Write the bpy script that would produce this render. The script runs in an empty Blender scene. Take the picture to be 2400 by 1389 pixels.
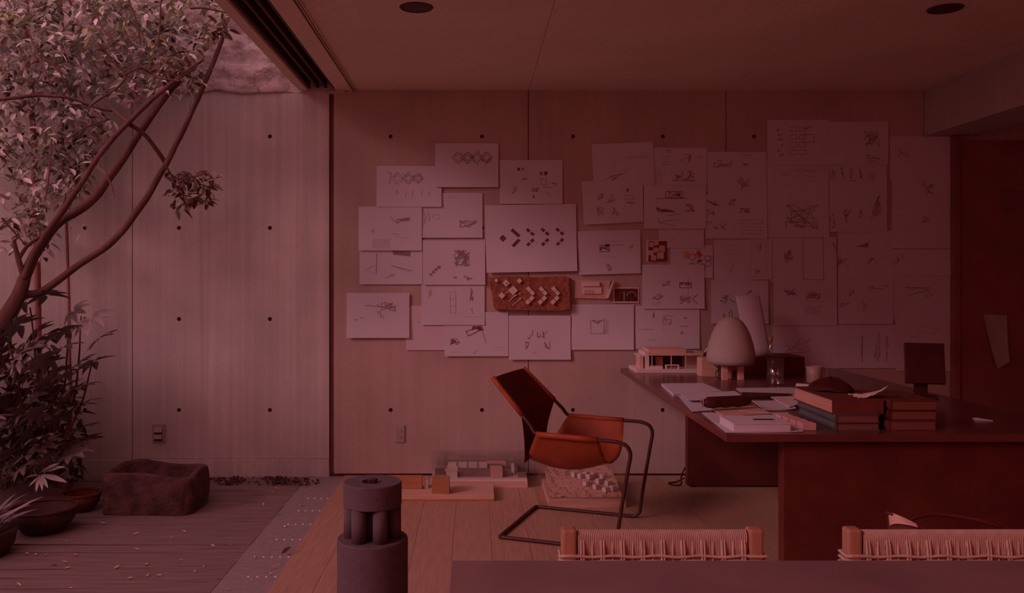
import bpy, math, random
from mathutils import Vector, Matrix, noise as mnoise

# ------------------------------------------------------------------ camera, world, sun, exposure
SC = bpy.context.scene
COL = SC.collection
F, CD, EH, VX, VY = 2000.0, 5.63, 1.304, 1114.0, 650.0      # focal px, distance to wall, eye height, vanishing point
cam = bpy.data.cameras.new('camera'); camo = bpy.data.objects.new('camera', cam); COL.objects.link(camo)
camo.location = (0, -CD, EH); camo.rotation_euler = (math.pi / 2, 0, 0)
cam.sensor_width = 36; cam.lens = 36 * F / 2400
cam.shift_x = (1200 - VX) / 2400; cam.shift_y = (VY - 694.5) / 2400
cam.clip_start = 0.05
SC.camera = camo
w = bpy.data.worlds.new('world'); SC.world = w; w.use_nodes = True
bg = w.node_tree.nodes['Background']
bg.inputs['Color'].default_value = (1.0, 0.45, 0.52, 1); bg.inputs['Strength'].default_value = 0.80
sun = bpy.data.lights.new('sun', 'SUN'); suno = bpy.data.objects.new('sun', sun); COL.objects.link(suno)
sun.energy = 1.0; sun.angle = math.radians(17); sun.color = (1.0, 0.43, 0.49)
suno.rotation_euler = Vector((1.0, 0.66, -0.60)).to_track_quat('-Z', 'Y').to_euler()
suno.location = (-6, -4, 5)
def area(name, loc, target, size, energy, color):
    l = bpy.data.lights.new(name, 'AREA'); o = bpy.data.objects.new(name, l); COL.objects.link(o)
    l.shape = 'RECTANGLE'; l.size, l.size_y = size; l.energy = energy; l.color = color
    o.location = loc; o.rotation_euler = (Vector(target) - Vector(loc)).to_track_quat('-Z', 'Y').to_euler()
    return o
RED = (1.0, 0.055, 0.04)
area('room_red_fill', (2.2, -6.9, 2.3), (2.2, 0, 0.9), (3.0, 1.0), 17, RED)  # added red fill behind the camera, lifts the dark tones indoors
area('garden_red_fill', (-2.6, -6.9, 2.6), (-2.2, 0, 0.8), (2.0, 1.0), 13, RED)  # added red fill behind the camera for the darks of the court
vs = SC.view_settings
vs.view_transform = 'Standard'; vs.look = 'None'; vs.gamma = 1.0; vs.use_curve_mapping = False; vs.exposure = 0.0

# ------------------------------------------------------------------ helpers
R = random.Random(7)
def W(px, py, Y=0.0):
    d = CD + Y
    return Vector(((px - VX) * d / F, Y, EH - (py - VY) * d / F))
def ONZ(px, py, z=0.0):                     # point at height z seen at the pixel
    d = (EH - z) * F / (py - VY)
    return Vector(((px - VX) * d / F, d - CD, z))

def mat(name, col, rough=0.7, var=0.12, scale=12.0, bump=0.0, bscale=None, stretch=(1, 1, 1), metal=0.0, spec=0.35, trans=0.0, ior=1.45, col2=None, sub=0.0):
    m = bpy.data.materials.new(name); m.use_nodes = True
    nt = m.node_tree; N = nt.nodes; L = nt.links; b = N['Principled BSDF']
    b.inputs['Roughness'].default_value = rough; b.inputs['Metallic'].default_value = metal
    b.inputs['Specular IOR Level'].default_value = spec; b.inputs['IOR'].default_value = ior
    if trans: b.inputs['Transmission Weight'].default_value = trans
    geo = N.new('ShaderNodeNewGeometry'); mp = N.new('ShaderNodeMapping'); mp.inputs['Scale'].default_value = stretch
    L.new(geo.outputs['Position'], mp.inputs['Vector'])
    nz = N.new('ShaderNodeTexNoise'); nz.inputs['Scale'].default_value = scale; nz.inputs['Detail'].default_value = 5
    L.new(mp.outputs['Vector'], nz.inputs['Vector'])
    rp = N.new('ShaderNodeValToRGB')
    lo = tuple(c * (1 - var) for c in col); hi = col2 or tuple(min(1, c * (1 + var)) for c in col)
    rp.color_ramp.elements[0].position = 0.3; rp.color_ramp.elements[1].position = 0.7
    rp.color_ramp.elements[0].color = (*lo, 1); rp.color_ramp.elements[1].color = (*hi, 1)
    L.new(nz.outputs['Fac'], rp.inputs['Fac']); L.new(rp.outputs['Color'], b.inputs['Base Color'])
    if bump:
        n2 = N.new('ShaderNodeTexNoise'); n2.inputs['Scale'].default_value = bscale or scale * 4; n2.inputs['Detail'].default_value = 4
        L.new(mp.outputs['Vector'], n2.inputs['Vector'])
        bp = N.new('ShaderNodeBump'); bp.inputs['Strength'].default_value = bump; bp.inputs['Distance'].default_value = 0.01
        L.new(n2.outputs['Fac'], bp.inputs['Height']); L.new(bp.outputs['Normal'], b.inputs['Normal'])
    return m

def concrete(name, col, streak=0.12, stain=0.16, fine=0.06):
    m = bpy.data.materials.new(name); m.use_nodes = True
    nt = m.node_tree; N = nt.nodes; L = nt.links; b = N['Principled BSDF']
    b.inputs['Roughness'].default_value = 0.85; b.inputs['Specular IOR Level'].default_value = 0.2
    geo = N.new('ShaderNodeNewGeometry')
    def noise(sc, st, det=5):
        mp = N.new('ShaderNodeMapping'); mp.inputs['Scale'].default_value = st
        L.new(geo.outputs['Position'], mp.inputs['Vector'])
        n = N.new('ShaderNodeTexNoise'); n.inputs['Scale'].default_value = sc; n.inputs['Detail'].default_value = det
        L.new(mp.outputs['Vector'], n.inputs['Vector']); return n.outputs['Fac']
    fac = None
    for f, a in ((noise(5.5, (4, 4, 0.07), 9), streak), (noise(1.6, (1, 1, 1)), stain), (noise(70, (1, 1, 1), 3), fine)):
        mr = N.new('ShaderNodeMapRange'); mr.inputs['From Min'].default_value = 0.3; mr.inputs['From Max'].default_value = 0.7
        mr.inputs['To Min'].default_value = 1 - a; mr.inputs['To Max'].default_value = 1 + a
        L.new(f, mr.inputs['Value'])
        if fac is None: fac = mr.outputs['Result']
        else:
            mu = N.new('ShaderNodeMath'); mu.operation = 'MULTIPLY'; L.new(fac, mu.inputs[0]); L.new(mr.outputs['Result'], mu.inputs[1]); fac = mu.outputs['Value']
    # small pits
    vo = N.new('ShaderNodeTexVoronoi'); vo.inputs['Scale'].default_value = 9; L.new(geo.outputs['Position'], vo.inputs['Vector'])
    mr = N.new('ShaderNodeMapRange'); mr.inputs['From Min'].default_value = 0.02; mr.inputs['From Max'].default_value = 0.05
    mr.inputs['To Min'].default_value = 0.72; mr.inputs['To Max'].default_value = 1.0; L.new(vo.outputs['Distance'], mr.inputs['Value'])
    mu = N.new('ShaderNodeMath'); mu.operation = 'MULTIPLY'; L.new(fac, mu.inputs[0]); L.new(mr.outputs['Result'], mu.inputs[1])
    mx = N.new('ShaderNodeVectorMath'); mx.operation = 'SCALE'; mx.inputs[0].default_value = col; L.new(mu.outputs['Value'], mx.inputs['Scale'])
    L.new(mx.outputs['Vector'], b.inputs['Base Color'])
    bp = N.new('ShaderNodeBump'); bp.inputs['Strength'].default_value = 0.10; bp.inputs['Distance'].default_value = 0.003
    L.new(fac, bp.inputs['Height']); L.new(bp.outputs['Normal'], b.inputs['Normal'])
    return m

class M:
    def __init__(s): s.v = []; s.f = []
    def add(s, vs, fs):
        n = len(s.v); s.v += [tuple(x) for x in vs]; s.f += [tuple(i + n for i in f) for f in fs]; return s
    def box(s, x0, x1, y0, y1, z0, z1):
        return s.add([(x0,y0,z0),(x1,y0,z0),(x1,y1,z0),(x0,y1,z0),(x0,y0,z1),(x1,y0,z1),(x1,y1,z1),(x0,y1,z1)],
                     [(0,3,2,1),(4,5,6,7),(0,1,5,4),(1,2,6,5),(2,3,7,6),(3,0,4,7)])
    def obox(s, c, h, rz=0.0, rx=0.0, ry=0.0):
        m = Matrix.Translation(c) @ Matrix.Rotation(rz, 4, 'Z') @ Matrix.Rotation(ry, 4, 'Y') @ Matrix.Rotation(rx, 4, 'X')
        t = M().box(-h[0], h[0], -h[1], h[1], -h[2], h[2])
        return s.add([m @ Vector(v) for v in t.v], t.f)
    def prism(s, bottom, top):                 # two matching polygons
        n = len(bottom)
        return s.add(list(bottom) + list(top), [tuple(range(n))[::-1], tuple(range(n, 2 * n))] + [(i, (i + 1) % n, n + (i + 1) % n, n + i) for i in range(n)])
    def tube(s, pts, r, n=8, closed=False, caps=True):
        pts = [Vector(p) for p in pts]; k = len(pts)
        rr = r if isinstance(r, (list, tuple)) else [r] * k
        vs = []; fs = []; up = None
        for i, p in enumerate(pts):
            a = pts[i - 1] if (i > 0 or closed) else p; b = pts[(i + 1) % k] if (i < k - 1 or closed) else p
            t = (b - a).normalized()
            if up is None:
                up = Vector((0, 0, 1)) if abs(t.z) < 0.9 else Vector((0, 1, 0))
            x = t.cross(up)
            if x.length < 1e-5: x = t.cross(Vector((1, 0, 0)))
            x.normalize(); up = x.cross(t).normalized()
            for j in range(n):
                q = 2 * math.pi * j / n
                vs.append(p + x * (math.cos(q) * rr[i]) + up * (math.sin(q) * rr[i]))
        for i in range(k if closed else k - 1):
            for j in range(n):
                i2 = (i + 1) % k
                fs.append((i * n + j, i * n + (j + 1) % n, i2 * n + (j + 1) % n, i2 * n + j))
        if caps and not closed: fs += [tuple(range(n))[::-1], tuple((k - 1) * n + j for j in range(n))]
        return s.add(vs, fs)
    def lathe(s, prof, c=(0, 0, 0), n=32, cap0=True, cap1=True):
        vs = []; fs = []
        for r, z in prof:
            for j in range(n):
                q = 2 * math.pi * j / n; vs.append((c[0] + r * math.cos(q), c[1] + r * math.sin(q), c[2] + z))
        for i in range(len(prof) - 1):
            for j in range(n): fs.append((i * n + j, i * n + (j + 1) % n, (i + 1) * n + (j + 1) % n, (i + 1) * n + j))
        if cap0: fs.append(tuple(range(n))[::-1])
        if cap1: fs.append(tuple((len(prof) - 1) * n + j for j in range(n)))
        return s.add(vs, fs)
    def grid(s, fn, nu, nv, back=None):        # fn(u,v) -> Vector ; back(u,v) gives a second skin closed at the rim
        vs = [fn(i / nu, j / nv) for j in range(nv + 1) for i in range(nu + 1)]
        q = lambda i, j: j * (nu + 1) + i
        fs = [(q(i, j), q(i, j + 1), q(i + 1, j + 1), q(i + 1, j)) for j in range(nv) for i in range(nu)]
        if back:
            n = len(vs); vs += [back(i / nu, j / nv) for j in range(nv + 1) for i in range(nu + 1)]
            fs += [tuple(n + k for k in f[::-1]) for f in fs]
            rim = [q(i, 0) for i in range(nu)] + [q(nu, j) for j in range(nv)] + [q(i, nv) for i in range(nu, 0, -1)] + [q(0, j) for j in range(nv, 0, -1)]
            for a, b in zip(rim, rim[1:] + rim[:1]): fs.append((a, b, n + b, n + a))
        return s.add(vs, fs)

def wloc(o):
    p = Vector((0, 0, 0))
    while o is not None: p += Vector(o.location); o = o.parent
    return p
def obj(name, m, material, parent=None, smooth=False, bev=0.0, center=None):
    """links one mesh object whose vertices are given in world coordinates"""
    xs = [v[0] for v in m.v]; ys = [v[1] for v in m.v]; zs = [v[2] for v in m.v]
    o0 = Vector(center) if center else Vector(((min(xs) + max(xs)) / 2, (min(ys) + max(ys)) / 2, min(zs)))
    me = bpy.data.meshes.new(name); me.from_pydata([(v[0] - o0.x, v[1] - o0.y, v[2] - o0.z) for v in m.v], [], m.f)
    me.materials.append(material)
    if smooth:
        for p in me.polygons: p.use_smooth = True
    me.update()
    o = bpy.data.objects.new(name, me); COL.objects.link(o)
    if parent is not None: o.parent = parent; o.location = o0 - wloc(parent)
    else: o.location = o0
    if bev:
        b = o.modifiers.new('bevel', 'BEVEL'); b.width = bev; b.segments = 2; b.limit_method = 'ANGLE'
    return o
def tag(o, label, cat, group=None, kind=None):
    o['label'] = label; o['category'] = cat
    if group: o['group'] = group
    if kind: o['kind'] = kind
    return o
def thing(name, loc, label, cat, group=None):
    o = bpy.data.objects.new(name, None); COL.objects.link(o); o.location = loc; o.empty_display_size = 0.05
    return tag(o, label, cat, group)
def struct(o, label, cat):
    o['kind'] = 'structure'; o['label'] = label; o['category'] = cat; return o
def inst(src, loc, rot, parent=None, scale=1.0, name=None):
    o = bpy.data.objects.new(name or src.name.split('.')[0], src.data); COL.objects.link(o)
    o.parent = parent
    o.location = Vector(loc) - (wloc(parent) if parent else Vector((0, 0, 0)))
    o.rotation_euler = rot; o.scale = (scale,) * 3
    return o
def copy_tree(o, parent=None):
    c = o.copy(); COL.objects.link(c); c.parent = parent
    for ch in list(o.children): copy_tree(ch, c)
    return c
def arc(c, r, a0, a1, n):
    return [(c[0] + r * math.cos(a0 + (a1 - a0) * i / n), c[1] + r * math.sin(a0 + (a1 - a0) * i / n)) for i in range(n + 1)]
def spline(pts, k=6):
    pts = [Vector(p) for p in pts]; out = []
    for i in range(len(pts) - 1):
        p0 = pts[max(i - 1, 0)]; p1 = pts[i]; p2 = pts[i + 1]; p3 = pts[min(i + 2, len(pts) - 1)]
        for j in range(k):
            t = j / k
            out.append(0.5 * ((2 * p1) + (p2 - p0) * t + (2 * p0 - 5 * p1 + 4 * p2 - p3) * t * t + (3 * p1 - p0 - 3 * p2 + p3) * t ** 3))
    out.append(pts[-1]); return out

# ------------------------------------------------------------------ materials
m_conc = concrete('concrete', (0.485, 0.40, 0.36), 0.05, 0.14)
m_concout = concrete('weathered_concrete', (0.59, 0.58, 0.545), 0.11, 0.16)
m_ceil = concrete('ceiling_concrete', (0.88, 0.76, 0.63), 0.03, 0.06)
m_joint = mat('dark_joint', (0.17, 0.07, 0.06), 0.9)  # dark red-brown of the joints and tie holes
m_stone = mat('rubble_render', (0.60, 0.53, 0.51), 0.92, 0.25, 6, 1.0, 45)
def _cracks(m):
    N = m.node_tree.nodes; L = m.node_tree.links; b = N['Principled BSDF']
    src = b.inputs['Base Color'].links[0].from_socket; geo = N.new('ShaderNodeNewGeometry')
    nz = N.new('ShaderNodeTexNoise'); nz.inputs['Scale'].default_value = 14; L.new(geo.outputs['Position'], nz.inputs['Vector'])
    ad = N.new('ShaderNodeVectorMath'); ad.operation = 'MULTIPLY_ADD'; ad.inputs[1].default_value = (.12, .12, .12); L.new(nz.outputs['Color'], ad.inputs[0]); L.new(geo.outputs['Position'], ad.inputs[2])
    fac = None
    for sc, lo, hi, feat, dk in ((7, 0.0, 0.035, 'DISTANCE_TO_EDGE', .62), (26, .02, .16, 'F1', .55)):
        vo = N.new('ShaderNodeTexVoronoi'); vo.feature = feat; vo.inputs['Scale'].default_value = sc; L.new(ad.outputs[0], vo.inputs['Vector'])
        mr = N.new('ShaderNodeMapRange'); mr.inputs['From Min'].default_value = lo; mr.inputs['From Max'].default_value = hi; mr.inputs['To Min'].default_value = dk; mr.inputs['To Max'].default_value = 1
        L.new(vo.outputs['Distance'], mr.inputs['Value'])
        if fac is None: fac = mr.outputs[0]
        else:
            mu = N.new('ShaderNodeMath'); mu.operation = 'MULTIPLY'; L.new(fac, mu.inputs[0]); L.new(mr.outputs[0], mu.inputs[1]); fac = mu.outputs[0]
    sc_ = N.new('ShaderNodeVectorMath'); sc_.operation = 'SCALE'; L.new(src, sc_.inputs[0]); L.new(fac, sc_.inputs['Scale']); L.new(sc_.outputs[0], b.inputs['Base Color'])
_cracks(m_stone)
m_wood = mat('oak_plank', (0.48, 0.315, 0.22), 0.5, 0.14, 5, 0.05, 30, (14, 1, 1))
m_wood2 = mat('oak_plank_pale', (0.50, 0.335, 0.24), 0.5, 0.12, 5, 0.05, 30, (14, 1, 1))
m_deck = mat('weathered_deck', (0.27, 0.20, 0.19), 0.85, 0.28, 6, 0.5, 18, (0.6, 12, 1))
m_strip = mat('threshold_slate', (0.33, 0.29, 0.29), 0.75, 0.1, 30)
m_screw = mat('screw_steel', (0.9, 0.88, 0.86), 0.5, 0.05, 30)
m_dark = mat('black_stain', (0.115, 0.026, 0.020), 0.55, 0.2, 6, 0.02, 40)
m_deskt = mat('desk_lacquer', (0.14, 0.045, 0.04), 0.25, 0.15, 5, spec=0.9)
m_steel = mat('dark_steel', (0.06, 0.022, 0.02), 0.38, 0.2, 30, spec=0.6)
m_track = mat('track_dark', (0.09, 0.03, 0.027), 0.6, 0.2, 20)
m_leather = mat('cognac_leather', (0.33, 0.072, 0.026), 0.5, 0.2, 9, 0.08, 220, spec=0.4)
m_leathin = mat('dark_leather', (0.15, 0.022, 0.01), 0.85, 0.2, 9, 0.05, 200)  # darker colour for the inner face of the chair back
m_stitch = mat('stitch_thread', (0.42, 0.12, 0.06), 0.8)
m_paper = mat('white_paper', (0.64, 0.66, 0.71), 0.85, 0.03, 4)
m_paper2 = mat('warm_paper', (0.76, 0.70, 0.68), 0.85, 0.03, 4)
m_trace = mat('tracing_paper', (0.66, 0.62, 0.66), 0.7, 0.04, 4)
m_ink = mat('ink_dark', (0.17, 0.06, 0.055), 0.8)
m_inkm = mat('pencil_mid', (0.30, 0.23, 0.23), 0.8)
m_inkp = mat('pencil_pale', (0.50, 0.44, 0.45), 0.8)
m_inkr = mat('ink_red', (0.55, 0.08, 0.06), 0.8)
m_inko = mat('ink_orange', (0.65, 0.36, 0.18), 0.8)
m_cork = mat('terracotta_clay', (0.32, 0.125, 0.072), 0.9, 0.35, 35, 0.7, 90)
m_foam = mat('white_card', (0.72, 0.66, 0.63), 0.8, 0.05, 20)
m_balsa = mat('balsa_wood', (0.68, 0.47, 0.36), 0.65, 0.1, 8, 0.03, 60, (1, 8, 8))
m_oakb = mat('honey_wood', (0.45, 0.23, 0.105), 0.6, 0.12, 8, 0.03, 60, (1, 8, 8))
m_oakd = mat('model_dark', (0.22, 0.15, 0.16), 0.7, 0.1, 20)
m_gray = mat('basalt_grey', (0.13, 0.10, 0.12), 0.9, 0.1, 40, 0.15, 160)
m_slate = mat('slate_table', (0.25, 0.17, 0.175), 0.62, 0.16, 5, 0.05, 60, spec=0.3)
m_chairw = mat('chair_oak', (0.42, 0.24, 0.155), 0.55, 0.15, 9, 0.03, 60, (6, 6, 1))
m_cord = mat('paper_cord', (0.58, 0.47, 0.38), 0.8, 0.12, 40, 0.2, 300)
m_glass = bpy.data.materials.new('clear_acrylic'); m_glass.use_nodes = True
_n = m_glass.node_tree.nodes; _l = m_glass.node_tree.links
_mx = _n.new('ShaderNodeMixShader'); _mx.inputs[0].default_value = 0.10; _tp = _n.new('ShaderNodeBsdfTransparent'); _gl = _n.new('ShaderNodeBsdfGlossy'); _gl.inputs['Roughness'].default_value = 0.08
_l.new(_tp.outputs[0], _mx.inputs[1]); _l.new(_gl.outputs[0], _mx.inputs[2]); _l.new(_mx.outputs[0], _n['Material Output'].inputs['Surface'])
m_glassv = m_glass.copy(); m_glassv.name = 'vase_glass'; m_glassv.node_tree.nodes['Mix Shader'].inputs[0].default_value = 0.16
m_shade = mat('lamp_paper', (0.50, 0.47, 0.42), 0.85, 0.03, 10)
m_bark = mat('bark', (0.13, 0.062, 0.052), 0.85, 0.35, 10, 0.5, 45, (1, 1, 0.3))
m_bark2 = mat('red_bark', (0.32, 0.14, 0.11), 0.85, 0.3, 10, 0.4, 45, (1, 1, 0.3))
m_leaf = mat('leaf_green', (0.31, 0.33, 0.23), 0.4, 0.3, 3, spec=0.5)
m_leafp = mat('leaf_pale', (0.66, 0.66, 0.64), 0.4, 0.2, 3, spec=0.5)
m_leafy = mat('leaf_yellowgreen', (0.46, 0.44, 0.20), 0.45, 0.2, 3)
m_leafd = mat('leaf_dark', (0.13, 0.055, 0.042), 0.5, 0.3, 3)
m_fats = mat('shrub_leaf', (0.23, 0.19, 0.18), 0.4, 0.3, 6, spec=0.5)
m_trough = mat('trough_stone', (0.115, 0.06, 0.056), 0.95, 0.45, 14, 0.9, 45)
m_terra = mat('terracotta', (0.15, 0.05, 0.035), 0.8, 0.3, 20, 0.2, 80)
m_potd = mat('dark_clay', (0.07, 0.025, 0.022), 0.6, 0.3, 14)
m_dry = mat('dry_leaf', (0.75, 0.55, 0.40), 0.8, 0.35, 20)
m_soil = mat('soil_debris', (0.13, 0.07, 0.06), 0.95, 0.5, 60, 0.8, 120)
m_plate = mat('outlet_plate', (0.40, 0.35, 0.34), 0.55, 0.05, 20)
m_green = mat('green_cloth', (0.11, 0.13, 0.13), 0.8, 0.12, 40)
m_brown = mat('brown_cloth', (0.17, 0.05, 0.038), 0.75, 0.15, 30)
m_pages = mat('book_pages', (0.62, 0.36, 0.28), 0.8, 0.1, 6, 0.1, 200, (1, 1, 30))
m_plaster = mat('bounce_plaster', (0.85, 0.83, 0.80), 0.9, 0.05, 6)  # white face of the added left wall, bounces light to the ceiling
m_door = mat('door_stain', (0.27, 0.10, 0.085), 0.6, 0.15, 5, 0.02, 40)
m_pagesd = mat('shaded_page_edge', (0.24, 0.10, 0.075), 0.8, 0.1, 6, 0.1, 200, (1, 1, 30))  # page edges darkened to stand for shade on the book fronts
m_kraft = mat('kraft_paper', (0.62, 0.44, 0.36), 0.8, 0.08, 20)
m_pink = mat('pink_block', (0.62, 0.40, 0.37), 0.7, 0.06, 20)
m_cream = mat('mug_glaze', (0.52, 0.42, 0.38), 0.4, 0.06, 20, spec=0.5)
m_photo = mat('photo_print', (0.10, 0.03, 0.025), 0.4, 0.5, 60)
m_blackp = mat('black_plastic', (0.07, 0.014, 0.012), 0.5, 0.2, 20)

# ------------------------------------------------------------------ the setting
CZ = 2.538                                  # ceiling height
RX, FY, LX = 4.1, -8.2, -5.2               # right wall, wall behind the camera, added garden wall
back = struct(obj('wall_back', M().box(LX, RX, 0.035, 0.25, -0.1, CZ), m_joint), 'bare concrete wall with tie holes and drawings pinned on it', 'wall')
HZ = [2.234, 1.631, 1.03, 0.43]
hole_proto = None
def panel(x0, x1, z0, z1, holes, material):
    m = M(); g = 0.0025
    x0 += g; x1 -= g
    xs = [x0] + [(a + b) / 2 for a, b in zip(holes, holes[1:])] + [x1]
    zs = [z1] + [(a + b) / 2 for a, b in zip(HZ, HZ[1:])] + [z0]
    if not holes: m.box(x0, x1, 0, 0.035, z0, z1)
    else:
        for i, hx in enumerate(holes):
            for j, hz in enumerate(HZ):
                a, b, t, u = xs[i], xs[i + 1], zs[j], zs[j + 1]
                out = [(a + (b - a) * k / 4, t) for k in range(4)] + [(b, t + (u - t) * k / 4) for k in range(4)] + [(b + (a - b) * k / 4, u) for k in range(4)] + [(a, u + (t - u) * k / 4) for k in range(4)]
                inn = []
                for (ox, oz) in out:
                    q = math.atan2(oz - hz, ox - hx); inn.append((hx + 0.0135 * math.cos(q), hz + 0.0135 * math.sin(q)))
                vs = [(p[0], 0, p[1]) for p in out] + [(p[0], 0, p[1]) for p in inn]
                m.add(vs, [(k, 16 + k, 16 + (k + 1) % 16, (k + 1) % 16) for k in range(16)])
        m.add([(x0,0,z0),(x1,0,z0),(x1,0,z1),(x0,0,z1),(x0,.035,z0),(x1,.035,z0),(x1,.035,z1),(x0,.035,z1)],
              [(0,1,5,4),(1,2,6,5),(2,3,7,6),(3,0,4,7)])
    p = obj('concrete_panel', m, material, back)
    for hx in holes:
        for hz in HZ:
            vs = []
            for (r, y) in ((0.0135, 0.0), (0.009, 0.02)):
                vs += [(hx + r * math.cos(k * math.pi / 8), y, hz + r * math.sin(k * math.pi / 8)) for k in range(16)]
            t = M().add(vs, [(k, 16 + k, 16 + (k + 1) % 16, (k + 1) % 16) for k in range(16)] + [tuple(range(16, 32))])
            obj('tie_hole', t, m_joint, p)
for x0, x1, hs in ((LX, -3.58, []), (-3.58, -2.263, [-3.175, -2.575]), (-2.263, -0.962, [-1.955, -1.355])):
    panel(x0, x1, 0.109, 2.535, hs, m_concout)
    obj('plinth', M().box(x0 + .002, x1 - .002, -0.006, 0.035, -0.05, 0.106), m_concout, back, bev=0.004)
for x0, x1, hs in ((-0.936, 0.35, [-0.558, 0.045]), (0.35, 1.655, [0.645, 1.237]), (1.655, 2.96, [1.84, 2.44]), (2.96, RX, [])):
    panel(x0, x1, 0.012, CZ, hs, m_conc)
obj('joint_strip', M().box(-.961, -.937, .012, .034, .01, 2.53), m_joint, back)
# rough rendered wall above the garden wall
def rough(u, v):
    x = LX + 0.0 + (4.35) * u; z = 2.52 + 2.0 * v
    n = mnoise.fractal(Vector((x * 4.5, 1.3, z * 6)), 0.7, 2.2, 6) * 0.03
    c = mnoise.voronoi(Vector((x * 7 + .3 * mnoise.noise(Vector((x * 9, 0, z * 9))), 3.7, z * 11)))[0][0]
    edge = min(1, .35 + v * 10)
    return Vector((x, -0.012 - (n + 0.05 * (0.45 - c)) * edge, z + (0.035 * mnoise.noise(Vector((x * 5, 0, 0))) if v == 0 else 0)))
struct(obj('wall_upper', M().grid(rough, 330, 150, back=lambda u, v: Vector((LX + 4.35 * u, 0.25, 2.52 + 2.0 * v))), m_stone, smooth=True), 'rough rendered rubble wall above the garden concrete', 'wall')
struct(obj('wall_right', M().box(RX, RX + .2, FY, 0.25, -0.1, CZ), m_conc), 'dark right wall of the studio', 'wall')
struct(obj('wall_front', M().box(-1.16, RX + .2, FY - .2, FY, -0.1, CZ), m_conc), 'wall behind the viewer', 'wall')
struct(obj('wall_end_added', M().box(LX - .2, -1.16, FY - .2, FY, -0.1, 3.4), m_concout), 'unseen garden end wall added to cut light from behind the viewer', 'wall')  # added out of view, keeps light off from the camera side
struct(obj('wall_left_added', M().box(LX - .2, LX, FY, 0.25, -0.1, 2.5), m_plaster), 'unseen garden wall added on the left to cut and bounce light', 'wall')  # added out of view: cuts low sky light, bounces some back inside

# ceiling slab, sliding door head, curtain track
ceil = struct(obj('ceiling', M().box(-0.918, RX + .2, FY - .2, 0.25, CZ + 0.03, CZ + 0.3), m_joint), 'board marked concrete ceiling with recessed downlights', 'ceiling')
for x0, x1 in ((-0.918, 0.354), (0.354, 1.655), (1.655, 2.96), (2.96, RX)):
    for y0, y1 in ((-2.6, 0.0), (-5.2, -2.6), (FY, -5.2)):
        obj('ceiling_panel', M().box(x0 + .0012, x1 - .0012, y0 + .0012 * (y1 < 0), y1 - .0012 * (y1 < 0), CZ, CZ + .03), m_ceil, ceil)
head = struct(obj('trim_1', M().box(-1.16, -0.918, FY, 0.0, CZ + .09, CZ + .3), m_track), 'dark sliding door head with parallel grooves along the ceiling edge', 'door head')
obj('fascia', M().box(-1.16, -1.104, FY, -0.01, CZ - .004, CZ + .09), m_ceil, head)
for x in (-1.102, -1.047, -0.992, -0.937):
    obj('track_rib', M().box(x, x + .016, FY, -0.01, CZ + .012, CZ + .09), m_track, head)
for x in (-1.078, -1.023, -0.968):
    obj('track_rail', M().box(x, x + .012, FY, -0.01, CZ + .05, CZ + .09), m_strip, head)
tr = struct(obj('trim_2', M().box(-0.812, -0.778, FY, -0.004, CZ - .003, CZ), m_track), 'thin double curtain track fixed under the ceiling', 'curtain track')
for x in (-0.810, -0.794, -0.781):
    obj('track_lip', M().box(x, x + .004, FY, -0.004, CZ - .012, CZ - .003), m_ceil, tr)
beam = struct(obj('trim_3', M().box(2.96, 3.3, FY, 0.0, 2.236, CZ), m_conc), 'low concrete beam under the ceiling on the right', 'beam')
def downlight(px, py, label):
    c = ONZ(px, py, CZ)
    t = thing('recessed_downlight', c, label, 'downlight', 'ceiling downlights')
    obj('rim', M().lathe([(0.062, 0), (0.068, -0.004), (0.075, -0.004), (0.078, 0)], c, 32, False, False), m_track, t, True)
    obj('well', M().lathe([(0.062, -0.001), (0.055, -0.0015), (0.02, -0.002)], c, 32, False, True), m_blackp, t)
downlight(976, 17, 'dark round recessed downlight in the ceiling near the curtain track')
downlight(2215, 20, 'dim round recessed downlight in the dark right end of the ceiling')

# oak floor
FX = -0.862
floor = struct(obj('floor', M().box(FX + .002, RX, FY, -0.002, -0.12, -0.022), m_brown), 'honey oak plank floor of the studio', 'floor')
x = FX; i = 0
while x < RX - 0.01:
    x1 = min(x + 0.188, RX); y = -0.004 - (0.0 if i == 0 else R.uniform(0.0, 1.9)); ys = [-0.004]
    while y > FY:
        if y < -0.3: ys.append(y)
        y -= 2.2
    ys.append(FY)
    for a, b in zip(ys, ys[1:]):
        obj('plank', M().box(x + .0008, x1 - .0008, b + .0004, a - .0004, -0.022, 0.0), m_wood if R.random() < 0.6 else m_wood2, floor)
    x = x1; i += 1
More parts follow.
